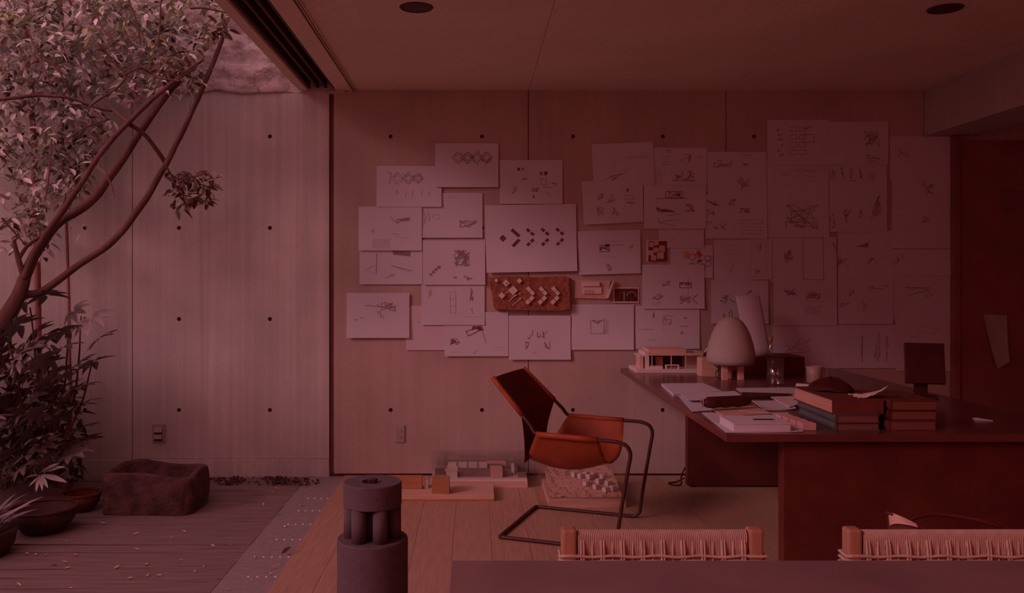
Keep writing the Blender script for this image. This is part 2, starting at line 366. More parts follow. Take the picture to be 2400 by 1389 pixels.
# threshold and deck
thr = struct(obj('trim_4', M().box(-1.100, FX, FY, -0.005, -0.10, -0.006), m_strip), 'grey threshold strip with rows of small screws between deck and floor', 'threshold')
sp = obj('screw', M().lathe([(0.0, -0.004), (0.0065, -0.004), (0.0065, 0.0), (0.004, 0.002)], (0, 0, 0), 10, False, True), m_screw, thr, center=(0, 0, 0))
sp.location = Vector((-0.992, -1.63, -0.005)) - wloc(thr)
for k in range(14):
    for j in range(4):
        if (k, j) == (4, 0): continue
        inst(sp, (-0.992 + j * 0.0393, -0.57 - 0.265 * k, -0.005), (0, 0, 0), thr)
deck = struct(obj('floor_deck', M().box(LX, -1.104, FY, -0.01, -0.14, -0.034), m_blackp), 'weathered ridged timber deck of the garden court', 'deck')
y = -0.03; 
while y > -4.6:
    w_ = 0.118; gl = R.uniform(0.009, 0.02); gr = 0.0012; tb_ = R.uniform(.70, .86)
    a = [(LX, y - gl / 2), (-1.102, y - gr / 2)]; b = [(-1.102, y - w_ + gr / 2), (LX, y - w_ + gl / 2)]
    pts = []
    n = 60
    top = []; bot = []
    for q in range(n + 1):
        t = q / n; xx = LX + (-1.102 - LX) * t; gg = (gl * (1 - max(0, (t - tb_) / .05)) if t > tb_ else gl) if t < tb_ + .05 else gr
        gg = max(gg, gr); wv = 0.004 * mnoise.noise(Vector((xx * 3, y * 9, 0))) * (1 if t < tb_ else .2)
        top.append((xx, y - gg / 2 + wv)); bot.append((xx, y - w_ + gg / 2 + wv))
    zt = -0.006 + R.uniform(-0.003, 0.002)
    m = M(); v = []
    for (p, q) in zip(top, bot): v += [(p[0], p[1], zt), (q[0], q[1], zt), (p[0], p[1], -.034), (q[0], q[1], -.034)]
    f = []
    for q in range(n):
        o_ = 4 * q; f += [(o_, o_ + 1, o_ + 5, o_ + 4), (o_ + 1, o_ + 3, o_ + 7, o_ + 5), (o_ + 2, o_, o_ + 4, o_ + 6)]
    f += [(0, 2, 3, 1), (4 * n, 4 * n + 1, 4 * n + 3, 4 * n + 2)]
    obj('deck_board', m.add(v, f), m_deck, deck)
    y -= w_

dr = struct(obj('door_1', M().box(3.166, RX - .02, -.045, -.001, .004, 2.2), m_door), 'tall dark stained door in the far right corner', 'door')
obj('door_frame', M().box(3.13, 3.164, -.06, -.001, 0.002, 2.23), m_door, dr)
# outlets on the wall
c = W(373, 1014)
ob = thing('outdoor_socket', (c.x, 0, c.z - .06), 'square outdoor socket plate with two hooded flaps above the stone trough', 'socket')
obj('plate', M().box(c.x - .042, c.x + .042, -0.012, 0, c.z - .06, c.z + .06), m_plate, ob, bev=.003)
for dz in (0.018, -0.026):
    p = obj('flap', M().prism([(c.x - .027, -.012, c.z + dz + .022), (c.x + .027, -.012, c.z + dz + .022), (c.x + .027, -.012, c.z + dz - .012), (c.x - .027, -.012, c.z + dz - .012)],
        [(c.x - .027, -.02, c.z + dz + .02), (c.x + .027, -.02, c.z + dz + .02), (c.x + .027, -.034, c.z + dz - .01), (c.x - .027, -.034, c.z + dz - .01)]), m_plate, ob, bev=.002)
    obj('slot', M().box(c.x - .026, c.x + .026, -.022, -.0121, c.z + dz - .021, c.z + dz - .0125), m_blackp, ob)
c = W(936.5, 1016)
ob = thing('wall_socket', (c.x, 0, c.z - .057), 'small wall socket plate low on the indoor concrete wall', 'socket')
obj('plate', M().box(c.x - .034, c.x + .034, -0.008, 0, c.z - .057, c.z + .057), m_plate, ob, bev=.003)
for dz in (.022, -.022):
    rc = obj('receptacle', M().box(c.x - .016, c.x + .016, -.0105, -.008, c.z + dz - .014, c.z + dz + .014), m_plate, ob, bev=.003)
    for dx in (-.006, .006): obj('slot', M().box(c.x + dx - .0012, c.x + dx + .0012, -.0109, -.0104, c.z + dz - .004, c.z + dz + .006), m_blackp, rc)

# ------------------------------------------------------------------ drawings pinned on the wall
INK = {'k': m_ink, 'm': m_inkm, 'p': m_inkp, 'r': m_inkr, 'o': m_inko}
G1 = 'drawings pinned on the concrete wall'
def sheet(quad, off, marks, label, curl=0.006, material=None, seed=0, name='pinned_drawing', cat='drawing', group=G1):
    """quad: four pixels tl,tr,br,bl on the wall plane, or (x0,y0,x1,y1)"""
    if len(quad) == 4 and not isinstance(quad[0], tuple):
        x0, y0, x1, y1 = quad; quad = [(x0, y0), (x1, y0), (x1, y1), (x0, y1)]
    P = [W(*p) for p in quad]; r = random.Random(seed * 31 + int(quad[0][0]))
    s1, s2 = r.uniform(-1, 1), r.uniform(-1, 1)
    xs = [p[0] for p in quad]; ys = [p[1] for p in quad]
    def S(u, v, lift=0.0):
        a = P[0] * (1 - u) + P[1] * u; b = P[3] * (1 - u) + P[2] * u
        p = a * (1 - v) + b * v
        e = curl * (v ** 3 + 0.25 * abs(2 * u - 1) ** 3 * (0.6 + 0.4 * s1 * (2 * u - 1))) + 0.0009 * math.sin(3 * u + 2 * v + 3 * s2)
        return Vector((p.x, -off - e - lift, p.z))
    root = obj(name, M().grid(lambda u, v: S(u, v), 12, 9, back=lambda u, v: S(u, v, -0.0007)), material or m_paper, smooth=False)
    tag(root, label, cat, group)
    acc = {}
    X0, X1, Y0, Y1 = min(xs), max(xs), min(ys), max(ys)
    def uv(p): return ((p[0] - X0) / (X1 - X0), (p[1] - Y0) / (Y1 - Y0))
    def seg(a, b, wd, k):
        m = acc.setdefault(k, M())
        dx, dy = b[0] - a[0], b[1] - a[1]; L = math.hypot(dx, dy)
        if L < .05: return
        nx, ny = -dy / L * wd / 2, dx / L * wd / 2
        n = max(1, int(L / 14)); vs = []
        for i in range(n + 1):
            t = i / n; q = (a[0] + dx * t, a[1] + dy * t)
            for sg in (1, -1):
                u, v = uv((q[0] + nx * sg, q[1] + ny * sg)); vs.append(S(min(max(u, .003), .997), min(max(v, .003), .997), 0.0011))
        m.add(vs, [(2 * i, 2 * i + 1, 2 * i + 3, 2 * i + 2) for i in range(n)])
    def poly(pts, wd, k, close=False):
        for a, b in zip(pts, pts[1:] + (pts[:1] if close else [])): seg(a, b, wd, k)
    for mk in marks:
        t = mk[0]
        if t == 'S':
            _, a, b, c, d, n, k = mk; p = (r.uniform(a, c), r.uniform(b, d))
            for i in range(n):
                q = (r.uniform(a, c), r.uniform(b, d))
                if r.random() < .5: q = (p[0] + r.uniform(-.35, .35) * (c - a), p[1] + r.uniform(-.35, .35) * (d - b))
                q = (min(max(q[0], a), c), min(max(q[1], b), d)); seg(p, q, r.uniform(.7, 1.5), k); p = q
        elif t == 'L': poly(list(mk[1]), mk[2], mk[3])
        elif t == 'R':
            _, a, b, c, d, wd, k = mk; poly([(a, b), (c, b), (c, d), (a, d)], wd, k, True)
        elif t == 'F':
            vs = [S(*uv(p), 0.0012) for p in mk[1]]; acc.setdefault(mk[2], M()).add(vs, [tuple(range(len(vs)))[::-1]])
        elif t == 'T':
            _, a, b, c, d, n, k = mk
            for i in range(n):
                y = b + (d - b) * (i + .5) / n; xx = a
                while xx < c - 2:
                    l = r.uniform(2, 7); seg((xx, y + r.uniform(-.6, .6)), (min(xx + l, c), y + r.uniform(-.6, .6)), r.uniform(.8, 1.6), k); xx += l + r.uniform(1.5, 3)
        elif t == 'D':
            _, cx, cy, rr, k = mk
            poly([(cx, cy - rr), (cx + rr, cy), (cx, cy + rr), (cx - rr, cy)], 1.3, k, True)
            poly([(cx, cy - rr * .55), (cx + rr * .55, cy), (cx, cy + rr * .55), (cx - rr * .55, cy)], 1.0, k, True)
            for i in range(9):
                q = r.uniform(0, 6.28); d = rr * r.uniform(.6, 1.0); p = (cx + d * math.cos(q), cy + d * math.sin(q) * .9)
                seg(p, (p[0] + r.uniform(-5, 5), p[1] + r.uniform(-5, 5)), 1.3, k)
        elif t == 'O':
            _, cx, cy, rx, ry, wd, k = mk
            poly([(cx + rx * math.cos(i * .524), cy + ry * math.sin(i * .524)) for i in range(12)], wd, k, True)
    for k, m in acc.items(): obj('drawing', m, INK[k], root)['kind'] = 'stuff'
    return root

def rot4(cx, cy, h, a, l=None):
    l = l or h; c, s = math.cos(a), math.sin(a)
    return [(cx + x * c - y * s, cy + x * s + y * c) for x, y in ((-l, -h), (l, -h), (l, h), (-l, h))]
grp = []
for gx in (0, 35.2, 70.4):
    for (x, y, a) in ((1237.5, 539.3, .72), (1247.3, 548, .72), (1246.7, 564, -.72), (1237.5, 572.7, -.72)):
        grp.append(('F', rot4(x + gx, y, 3.3, a, 4.5), 'k'))
    for (x, y) in ((1241, 534), (1252, 543), (1252, 570), (1242, 578)): grp.append(('O', x + gx, y, 5, 4.5, .5, 'p'))
ring = [('S', 1229, 800, 1239, 820, 9, 'm'), ('S', 1234, 781, 1246, 793, 8, 'm'), ('L', [(1248, 772), (1246, 787)], 1.4, 'm'), ('S', 1257, 777, 1268, 790, 10, 'm'),
        ('S', 1270, 774, 1282, 792, 9, 'm'), ('S', 1273, 797, 1292, 820, 14, 'm'), ('L', [(1229, 801), (1240, 801)], 1.4, 'm'), ('T', 1247, 823, 1259, 830, 2, 'p')]
SH = [
 # quad, offset, marks, label, curl, material
 ((985, 452, 1131, 557), .004, [('T', 1051, 456, 1071, 465, 2, 'p'), ('S', 992, 493, 1008, 533, 9, 'p'), ('O', 1023, 508, 8, 6, 1, 'p'), ('S', 1077, 515, 1117, 533, 26, 'm')], 'white sheet with a small pencil cluster low right, left of the large chevron sheet', .004, 0),
 ((883, 389, 1035, 485), .009, [('D', 932, 418, 14, 'p'), ('D', 957, 418, 14, 'm'), ('D', 980, 418, 12, 'm'), ('S', 903, 400, 918, 430, 8, 'p')] + [('S', 928 + i * 19, 444, 934 + i * 19, 467, 5, 'p') for i in range(5)], 'white sheet with pencilled diamonds above a row of small figures, upper left', .006, 0),
 ((1020, 336, 1168, 439), .012, [('D', 1074, 370, 14, 'm'), ('D', 1096, 370, 14, 'k'), ('D', 1118, 370, 14, 'm'), ('D', 1140, 370, 14, 'k')], 'white sheet with a row of four hatched diamonds, highest on the left half', .007, 0),
 ((843, 562, 990, 666), .004, [('F', [(920, 588), (963, 589), (961, 601), (922, 596)], 'm'), ('L', [(917, 622), (966, 635)], 1.6, 'm'), ('L', [(930, 627), (958, 637)], 1, 'p'), ('L', [(883, 594), (882, 641)], 1.3, 'm'), ('L', [(856, 632), (881, 620)], 1, 'p'), ('L', [(856, 633), (882, 642)], 1, 'p'), ('T', 860, 606, 880, 609, 1, 'p'), ('S', 890, 640, 925, 655, 8, 'p')], 'white sheet with a thin pencilled section line, lower of the two leftmost', .006, 0),
 ((841, 484, 989, 587), .010, [('S', 915, 508, 961, 520, 22, 'm'), ('L', [(915, 508), (930, 523), (961, 509)], 1.2, 'm'), ('S', 858, 533, 881, 548, 8, 'p'), ('T', 873, 559, 915, 582, 8, 'p'), ('L', [(922, 553), (960, 560)], 1, 'p'), ('S', 918, 543, 940, 552, 6, 'p')], 'white sheet with a grey wedge sketch and faint hatch, upper of the two leftmost', .006, 0),
 ((952, 716, 1099, 820), .003, [('S', 975, 738, 988, 755, 5, 'p')], 'thin translucent blank sheet mostly tucked behind its neighbours at the lower left', .004, 1),
 ((988, 658, 1136, 761), .006, [('R', 1055, 684, 1068, 733, 1, 'p'), ('L', [(1055, 700), (1068, 700)], 1, 'p'), ('L', [(1055, 717), (1068, 717)], 1, 'p'), ('S', 1101, 674, 1109, 706, 22, 'm'), ('S', 1102, 721, 1108, 737, 8, 'p'), ('S', 1003, 676, 1013, 697, 7, 'p'), ('L', [(1090, 742), (1123, 742)], 1, 'p')], 'white sheet with two tall narrow column drawings, left of the clay relief', .006, 0),
 ((991, 563, 1137, 667), .012, [('S', 1064, 585, 1100, 624, 70, 'm'), ('F', rot4(1010, 643, 3, .1), 'm'), ('F', rot4(1016, 637, 3, .1), 'm'), ('F', rot4(1022, 631, 3, .1), 'm'), ('F', rot4(1029, 626, 3.4, .1), 'm'), ('S', 1061, 646, 1072, 654, 9, 'm'), ('S', 1088, 644, 1108, 656, 12, 'm')], 'white sheet with a round scribbled tangle and a stair of small squares', .006, 0),
 ((813, 686, 960, 791), .013, [('L', [(856, 715), (898, 719), (915, 714)], 1.6, 'm'), ('S', 893, 706, 928, 730, 22, 'm'), ('S', 870, 728, 900, 752, 14, 'p'), ('S', 878, 708, 890, 718, 6, 'p'), ('S', 832, 744, 839, 752, 6, 'm'), ('S', 843, 739, 851, 746, 6, 'm'), ('O', 922, 722, 6, 8, .8, 'p')], 'white sheet with a star shaped plan sketch, lowest on the far left', .008, 0),
 ((1042, 731, 1191, 834), .005, [('S', 1104, 761, 1134, 775, 26, 'k'), ('L', [(1125, 766), (1092, 776), (1098, 787), (1125, 773)], 1.6, 'k'), ('L', [(1128, 770), (1139, 803)], 1.2, 'm'), ('S', 1055, 790, 1079, 807, 18, 'k'), ('T', 1060, 822, 1080, 827, 1, 'p'), ('S', 1110, 820, 1120, 829, 5, 'p'), ('T', 1160, 810, 1186, 822, 2, 'p')], 'white sheet with two bold black ink star sketches below the column drawings', .008, 0),
 ((1171, 375, 1318, 478), .006, [('F', [(1212, 393), (1219, 394), (1219, 400), (1213, 400)], 'k'), ('F', [(1223, 394), (1229, 394), (1229, 399), (1223, 399)], 'm'), ('F', [(1264, 403), (1272, 402), (1272, 411), (1265, 411)], 'm'), ('F', [(1275, 403), (1283, 402), (1282, 410), (1276, 411)], 'k'), ('S', 1221, 418, 1240, 425, 9, 'm'), ('R', 1268, 419, 1280, 433, 1, 'm'), ('S', 1291, 425, 1307, 435, 9, 'm'), ('S', 1189, 438, 1212, 455, 9, 'm'), ('S', 1239, 440, 1264, 449, 13, 'k'), ('S', 1245, 455, 1254, 467, 9, 'k'), ('T', 1272, 436, 1293, 441, 1, 'm'), ('S', 1281, 452, 1297, 463, 5, 'p')], 'white sheet scattered with tiny block plans, directly above the large chevron sheet', .006, 0),
 ([(1136, 481), (1349, 478), (1352, 635), (1140, 639)], .011, [('F', [(1177, 549), (1185.5, 557.5), (1177, 566), (1168.5, 557.5)], 'k'), ('F', [(1201, 534), (1219, 551), (1214, 556), (1195.5, 540)], 'k'), ('F', [(1213, 559), (1219, 563), (1203, 579.5), (1197, 575)], 'k')] + grp, 'largest white sheet with a solid diamond and four black chevrons in a row', .014, 0),
 ([(1386, 338), (1530, 332), (1534, 434), (1391, 440)], .004, [('R', 1430, 362, 1440, 393, .9, 'p'), ('L', [(1430, 378), (1440, 378)], .8, 'p'), ('T', 1468, 364, 1519, 373, 2, 'm'), ('T', 1470, 381, 1484, 385, 1, 'm'), ('L', [(1410, 424), (1430, 414), (1455, 410), (1472, 398)], 1.2, 'm'), ('S', 1429, 411, 1444, 425, 10, 'k'), ('L', [(1444, 412), (1457, 409)], 2, 'k')], 'tilted white sheet with a table sketch and a short note, above the four small perspectives', .006, 0),
 ([(1362, 425), (1506, 419), (1507, 520), (1368, 527)], .010, [('S', 1392, 451, 1412, 467, 15, 'm'), ('S', 1420, 454, 1440, 477, 17, 'm'), ('S', 1396, 484, 1413, 506, 16, 'm'), ('S', 1432, 487, 1446, 512, 16, 'm'), ('F', [(1467, 442), (1474, 442), (1473, 450), (1467, 450)], 'm'), ('R', 1464, 459, 1485, 469, 1, 'm'), ('S', 1466, 476, 1487, 488, 12, 'm'), ('L', [(1475, 443), (1488, 442)], 1, 'p')], 'tilted white sheet with four small perspective sketches and a column of notes', .007, 0),
 ((1510, 346, 1657, 452), .0005, [('S', 1557, 348, 1571, 358, 6, 'm'), ('T', 1553, 364, 1572, 388, 4, 'm'), ('S', 1591, 362, 1620, 384, 18, 'm'), ('T', 1629, 365, 1646, 374, 2, 'k'), ('S', 1580, 402, 1602, 422, 20, 'k'), ('S', 1600, 400, 1627, 424, 24, 'k'), ('L', [(1575, 423), (1630, 424)], 1.8, 'k'), ('T', 1536, 400, 1552, 432, 5, 'm'), ('S', 1600, 430, 1617, 446, 10, 'm')], 'dim sheet crowded with sketches and one bold dark building elevation', .004, 0),
 ((1658, 356, 1796, 458), .003, [('L', [(1672, 394), (1690, 388), (1712, 391), (1714, 375)], 1.4, 'k'), ('S', 1672, 376, 1714, 394, 14, 'm'), ('S', 1740, 380, 1752, 390, 9, 'k'), ('S', 1729, 414, 1755, 447, 24, 'k'), ('T', 1740, 362, 1756, 366, 1, 'm')], 'dim sheet with a low long section and a dark tangled scribble below right', .004, 0),
 ((1543, 478, 1649, 581), .003, [('S', 1568, 554, 1584, 562, 5, 'p')], 'mostly blank sheet hanging below the hatched elevation sheet', .005, 0),
 ((1508, 435, 1653, 536), .012, [('R', 1559, 449, 1599, 464, 1.2, 'k'), ('S', 1564, 450, 1596, 464, 26, 'k'), ('L', [(1535, 465), (1610, 465)], 1.2, 'k'), ('S', 1536, 485, 1581, 498, 26, 'k'), ('S', 1599, 479, 1632, 498, 18, 'm'), ('L', [(1541, 511), (1543, 521), (1594, 513)], 1.2, 'm'), ('L', [(1543, 522), (1580, 530)], 1.2, 'm'), ('L', [(1561, 507), (1587, 501)], 1.1, 'm')], 'sheet with a hatched elevation over two long ship like sketches', .006, 0),
 ((1652, 455, 1796, 559), .010, [('S', 1655, 469, 1693, 482, 24, 'k'), ('S', 1707, 467, 1727, 481, 15, 'k'), ('S', 1655, 492, 1674, 504, 14, 'k'), ('S', 1732, 488, 1758, 500, 18, 'k'), ('S', 1655, 516, 1670, 526, 9, 'm'), ('S', 1672, 528, 1682, 538, 11, 'k'), ('T', 1735, 512, 1787, 552, 5, 'm'), ('S', 1686, 522, 1702, 540, 8, 'm')], 'dim sheet dotted with eight dark ink blots and a block of notes', .006, 0),
 ((1571, 575, 1670, 651), .002, [('F', [(1601, 590), (1612, 589), (1620, 596), (1614, 606), (1603, 604)], 'o'), ('F', [(1632, 592), (1640, 587), (1645, 598), (1637, 606)], 'r'), ('L', [(1629, 600), (1637, 584), (1646, 600)], 1.6, 'r'), ('O', 1623, 602, 8, 7, 1.2, 'k'), ('O', 1622, 622, 8, 6, 1.2, 'k'), ('O', 1644, 625, 9, 7, 1.2, 'k'), ('O', 1659, 605, 8, 6, 1.2, 'k'), ('O', 1660, 618, 6, 7, 1, 'k'), ('S', 1630, 608, 1650, 620, 12, 'k')], 'small sheet with a red and orange flower like sketch', .004, 0),
 ([(1353, 542), (1500, 538), (1501, 640), (1356, 644)], .008, [('R', 1405, 574, 1427, 589, 1.4, 'k'), ('S', 1405, 572, 1427, 588, 16, 'k'), ('F', [(1417, 571), (1428, 571), (1428, 577), (1418, 578)], 'k'), ('L', [(1401, 574), (1463, 574)], 1, 'm'), ('T', 1400, 562, 1462, 566, 1, 'p'), ('S', 1475, 571, 1486, 584, 6, 'm'), ('S', 1418, 612, 1440, 638, 14, 'm'), ('L', [(1405, 600), (1450, 602)], .8, 'p')], 'white sheet with one small dark square plan, right of the large chevron sheet', .007, 0),
 ((1489, 716, 1639, 817), .004, [('L', [(1532, 733), (1531, 744)], 2.4, 'k'), ('S', 1551, 735, 1580, 760, 12, 'p'), ('R', 1553, 748, 1572, 759, 1, 'm'), ('S', 1594, 740, 1612, 748, 6, 'm'), ('L', [(1594, 764), (1612, 764)], 1.4, 'm'), ('S', 1594, 776, 1612, 786, 7, 'm'), ('T', 1496, 769, 1531, 774, 1, 'm'), ('T', 1519, 792, 1541, 800, 1, 'm'), ('S', 1553, 772, 1570, 784, 5, 'p')], 'white sheet of sparse column sketches, directly above the wooden house model', .006, 0),
 ((1504, 620, 1650, 723), .010, [('S', 1549, 657, 1571, 672, 12, 'm'), ('R', 1592, 662, 1619, 674, 1.4, 'k'), ('S', 1592, 662, 1619, 674, 14, 'k'), ('L', [(1612, 650), (1611, 714)], .9, 'm'), ('S', 1527, 686, 1558, 704, 18, 'm'), ('T', 1527, 707, 1547, 716, 2, 'm'), ('S', 1592, 690, 1622, 712, 20, 'm'), ('L', [(1622, 700), (1633, 690)], 1.3, 'k'), ('L', [(1622, 700), (1633, 712)], 1.3, 'k')], 'white sheet with tower and tripod sketches, above the sparse column sheet', .006, 0),
 ((1339, 713, 1485, 819), .004, [('R', 1384, 750, 1420, 781, .9, 'm'), ('S', 1386, 750, 1412, 760, 10, 'm'), ('L', [(1415, 745), (1415, 782)], 1, 'm'), ('L', [(1424, 752), (1424, 782)], .8, 'p'), ('S', 1412, 762, 1428, 778, 6, 'p')], 'white sheet with one faint square floor plan, below the small photograph', .007, 0),
 ((1192, 739, 1337, 842), .009, ring, 'white sheet with a ring of small building sketches, lowest in the middle', .008, 0),
 ((1673, 560, 1770, 658), .002, [('S', 1705, 610, 1720, 640, 6, 'p'), ('T', 1695, 570, 1740, 600, 3, 'p')], 'dim nearly blank sheet just above the paper lamp sketch sheet', .003, 0),
 ((1749, 557, 1808, 655), .007, [('S', 1768, 571, 1786, 588, 12, 'm'), ('S', 1768, 632, 1788, 645, 9, 'm'), ('R', 1758, 566, 1794, 648, .7, 'p')], 'narrow dim sheet with two small blots, above the paper lamp', .004, 0),
 ((1666, 656, 1800, 758), .005, [('S', 1689, 691, 1712, 710, 28, 'k'), ('L', [(1708, 700), (1722, 709)], 2, 'k'), ('S', 1745, 680, 1762, 690, 12, 'k'), ('S', 1692, 734, 1704, 744, 9, 'm')], 'dim sheet with a dark bush like sketch right behind the paper lamp', .004, 0),
 ((1797, 281, 1943, 386), .006, [('S', 1818 + (i % 2) * 3, 300 + i * 12, 1836, 308 + i * 12, 8, 'k') for i in range(6)] + [('R', 1850 + 22 * i, 298 + 18 * j, 1866 + 22 * i, 308 + 18 * j, 1, 'm') for i in range(2) for j in range(4)] + [('S', 1880, 297, 1906, 308, 12, 'k'), ('R', 1882, 315, 1906, 333, 1.3, 'k')], 'dim sheet with rows of small square plans, top left of the dark columns', .004, 0),
 ((1943, 285, 2081, 386), .005, [('S', 2024, 308, 2060, 345, 34, 'k'), ('S', 2030, 364, 2065, 380, 14, 'k')], 'dim sheet with one dense dark scribble near its right edge, top of the dark columns', .004, 0),
 ((1797, 378, 1942, 468), .003, [('S', 1830, 395, 1925, 440, 14, 'p')], 'dim faintly pencilled sheet, second down in the left dark column', .003, 0),
 ((1943, 384, 2078, 453), .003, [('S', 1946 + i * 22, 390, 1960 + i * 22, 424, 9, 'k') for i in range(5)], 'dim sheet with a row of vertical strokes, second down in the middle dark column', .003, 0),
 ((1796, 465, 1942, 556), .006, [('S', 1840, 480, 1915, 535, 46, 'k'), ('L', [(1840, 520), (1910, 522)], 1.2, 'k')], 'dim sheet with a wide tangled building sketch in its centre', .004, 0),
 ((1943, 450, 2078, 543), .006, [('S', 1944, 490, 1958, 535, 14, 'k'), ('S', 1975, 488, 1996, 530, 18, 'k'), ('S', 2012, 482, 2018, 520, 8, 'k'), ('S', 2040, 458, 2062, 512, 26, 'k')], 'dim sheet with four upright tower scribbles', .004, 0),
 ((1806, 555, 1960, 660), .003, [('S', 1834, 585, 1858, 615, 24, 'k'), ('R', 1882, 556, 1929, 655, 1, 'm'), ('S', 1950, 567, 1962, 588, 8, 'k')], 'dim sheet with a gridded square and a tall outlined rectangle', .004, 0),
 ((1963, 541, 2091, 651), .004, [('F', [(2005, 578), (2034, 568), (2034, 580)], 'k'), ('S', 1964, 606, 1992, 634, 14, 'k'), ('S', 2030, 600, 2060, 620, 8, 'm')], 'dim sheet with one small black wedge, middle dark column', .005, 0),
 ((1812, 660, 1961, 762), .005, [('S', 1830, 676, 1868, 694, 22, 'k'), ('S', 1888, 682, 1924, 702, 24, 'k'), ('T', 1886, 716, 1924, 736, 4, 'm')], 'dim sheet with two dark blocks of writing right of the leaning white board', .004, 0),
 ((1963, 650, 2091, 759), .007, [('S', 1988, 668, 2000, 694, 10, 'k'), ('S', 2030, 670, 2080, 690, 10, 'm'), ('S', 1966, 708, 1990, 722, 10, 'k'), ('S', 2016, 704, 2032, 728, 9, 'k')], 'dim sheet with five loose dark marks, fifth down in the middle dark column', .005, 0),
 ((1810, 762, 1963, 864), .003, [('S', 1840, 790, 1900, 830, 10, 'm')], 'very dim sheet behind the mug on the desk', .003, 0),
 ((1963, 760, 2099, 862), .003, [('S', 2014, 786, 2024, 850, 10, 'k'), ('S', 2044, 776, 2062, 846, 14, 'k'), ('S', 2074, 780, 2084, 846, 8, 'k')], 'very dim sheet with three upright strokes, lowest in the middle dark column', .003, 0),
 ((2085, 320, 2227, 424), .003, [('S', 2100, 350, 2130, 370, 8, 'm')], 'very dim sheet at the top of the rightmost column', .003, 0),
 ((2089, 423, 2230, 487), .005, [('S', 2160, 425, 2196, 455, 16, 'k')], 'very dim short sheet, second down in the rightmost column', .003, 0),
 ((2089, 486, 2238, 582), .003, [('S', 2150, 505, 2180, 525, 9, 'k')], 'very dim sheet with a small scribble, third down in the rightmost column', .003, 0),
 ((2084, 584, 2234, 646), .006, [('S', 2090, 590, 2125, 620, 8, 'm')], 'very dim short sheet, fourth down in the rightmost column', .003, 0),
 ((2089, 645, 2236, 748), .003, [('S', 2120, 670, 2190, 700, 9, 'm')], 'very dim sheet, fifth down in the rightmost column', .003, 0),
 ((2096, 748, 2236, 806), .005, [('S', 2120, 760, 2200, 790, 6, 'p')], 'very dim short sheet, sixth down in the rightmost column', .003, 0),
 ((2098, 806, 2242, 868), .003, [('S', 2120, 820, 2200, 850, 6, 'p')], 'very dim sheet, lowest in the rightmost column', .003, 0),
 ([(2293, 735), (2348, 738), (2350, 845), (2322, 862)], .05, [], 'narrow pale sheet hanging alone in the dark at the far right', .02, 2),
]
for i, (q, off, mk, lab, cu, tr_) in enumerate(SH):
    if 'dim' in lab: mk = [tuple('m' if e == 'k' and j else e for j, e in enumerate(t)) for t in mk]  # low contrast of the sheets in shade is put into a paler ink
    sheet(q, off + .001, mk, lab, cu, (m_paper, m_trace, m_plate)[tr_], seed=i)

# clay relief with white blocks
poly_ = [(1144, 650), (1200, 647), (1262, 649), (1320, 647), (1333, 650), (1335, 690), (1337, 724), (1310, 728), (1250, 727), (1200, 726), (1160, 724), (1155, 712), (1154, 690), (1147, 668)]
rt = thing('clay_relief', W(1240, 728, -.003), 'terracotta coloured clay slab with small white blocks mounted on the wall', 'relief')
fr = [W(x, y, 0) + Vector((0, -.034, 0)) for x, y in poly_]
cx_ = sum((p for p in fr), Vector()) / len(fr)
frin = [cx_ + (p - cx_) * 0.985 + Vector((0, -.006, 0)) for p in fr]
bk = [Vector((p.x, -.001, p.z)) for p in fr]
nP = len(fr)
obj('clay_slab', M().add(bk + fr + frin, [tuple(range(nP))] + [(i, i + nP, (i + 1) % nP + nP, (i + 1) % nP) for i in range(nP)] + [(i + nP, i + 2 * nP, (i + 1) % nP + 2 * nP, (i + 1) % nP + nP) for i in range(nP)] + [tuple(range(2 * nP, 3 * nP))[::-1]]), m_cork, rt)
def wblock(px, py, h, a, l=None, t=.016, material=m_foam, name='block'):
    q = [W(x, y, 0) for x, y in rot4(px, py, h, a, l)]
    obj(name, M().prism([Vector((p.x, -.0395, p.z)) for p in q], [Vector((p.x, -.04 - t, p.z)) for p in q]), material, rt, bev=.001)
for (x, y, h) in ((1163, 657, 3.4), (1186, 663, 6), (1217, 658, 4.4), (1202, 680, 8), (1176, 692, 5.6)): wblock(x, y, h, .785)
wblock(1186.5, 663.5, 2, .785, t=.018, material=m_oakd, name='dot')
for gx in (0, 29.3, 58.5):
    for (x, y, a) in ((1238.5, 677, -.72), (1246.5, 685.5, -.72), (1236.5, 707, .72), (1245, 698.5, .72)):
        wblock(x + gx, y, 5.2, a, 4.0)
for (x, y) in ((1218, 687), (1205, 693), (1219, 699), (1208, 691)): wblock(x, y, 1.7, .785, t=.012, name='bead')
for a, b in (((1180, 690), (1197, 680)), ((1193, 706), (1206, 692)), ((1200, 716), (1219, 700)), ((1206, 692), (1218, 687))):
    pa, pb = W(*a), W(*b); pa.y = pb.y = -.042
    obj('stick', M().tube([pa, pb], .0028, 6), m_foam, rt)

# small white relief on the wall, photographs
rt = thing('card_relief', W(1392, 702), 'small pale cardboard relief model between the clay slab and the photograph', 'model')
q = [W(*p) for p in ((1348, 655), (1430, 657), (1422, 700), (1346, 698))]
obj('backing', M().prism([Vector((p.x, -.001, p.z)) for p in q], [Vector((p.x, -.012, p.z)) for p in q]), m_kraft, rt)
def wb(x0, y0, x1, y1, ya, yb, material, name, parent):
    a, b = W(x0, y1), W(x1, y0); obj(name, M().box(a.x, b.x, yb, ya, a.z, b.z), material, parent, bev=.001)
wb(1364, 660, 1404, 671, -.012, -.03, m_foam, 'upper_block', rt); wb(1365, 672, 1409, 688, -.012, -.022, m_foam, 'lower_block', rt)
for i in range(3): wb(1368 + i * 8, 679, 1374 + i * 8, 686, -.0221, -.024, m_kraft, 'opening', rt)
q = [W(*p) for p in ((1432, 664), (1437, 657), (1425, 697), (1420, 699))]
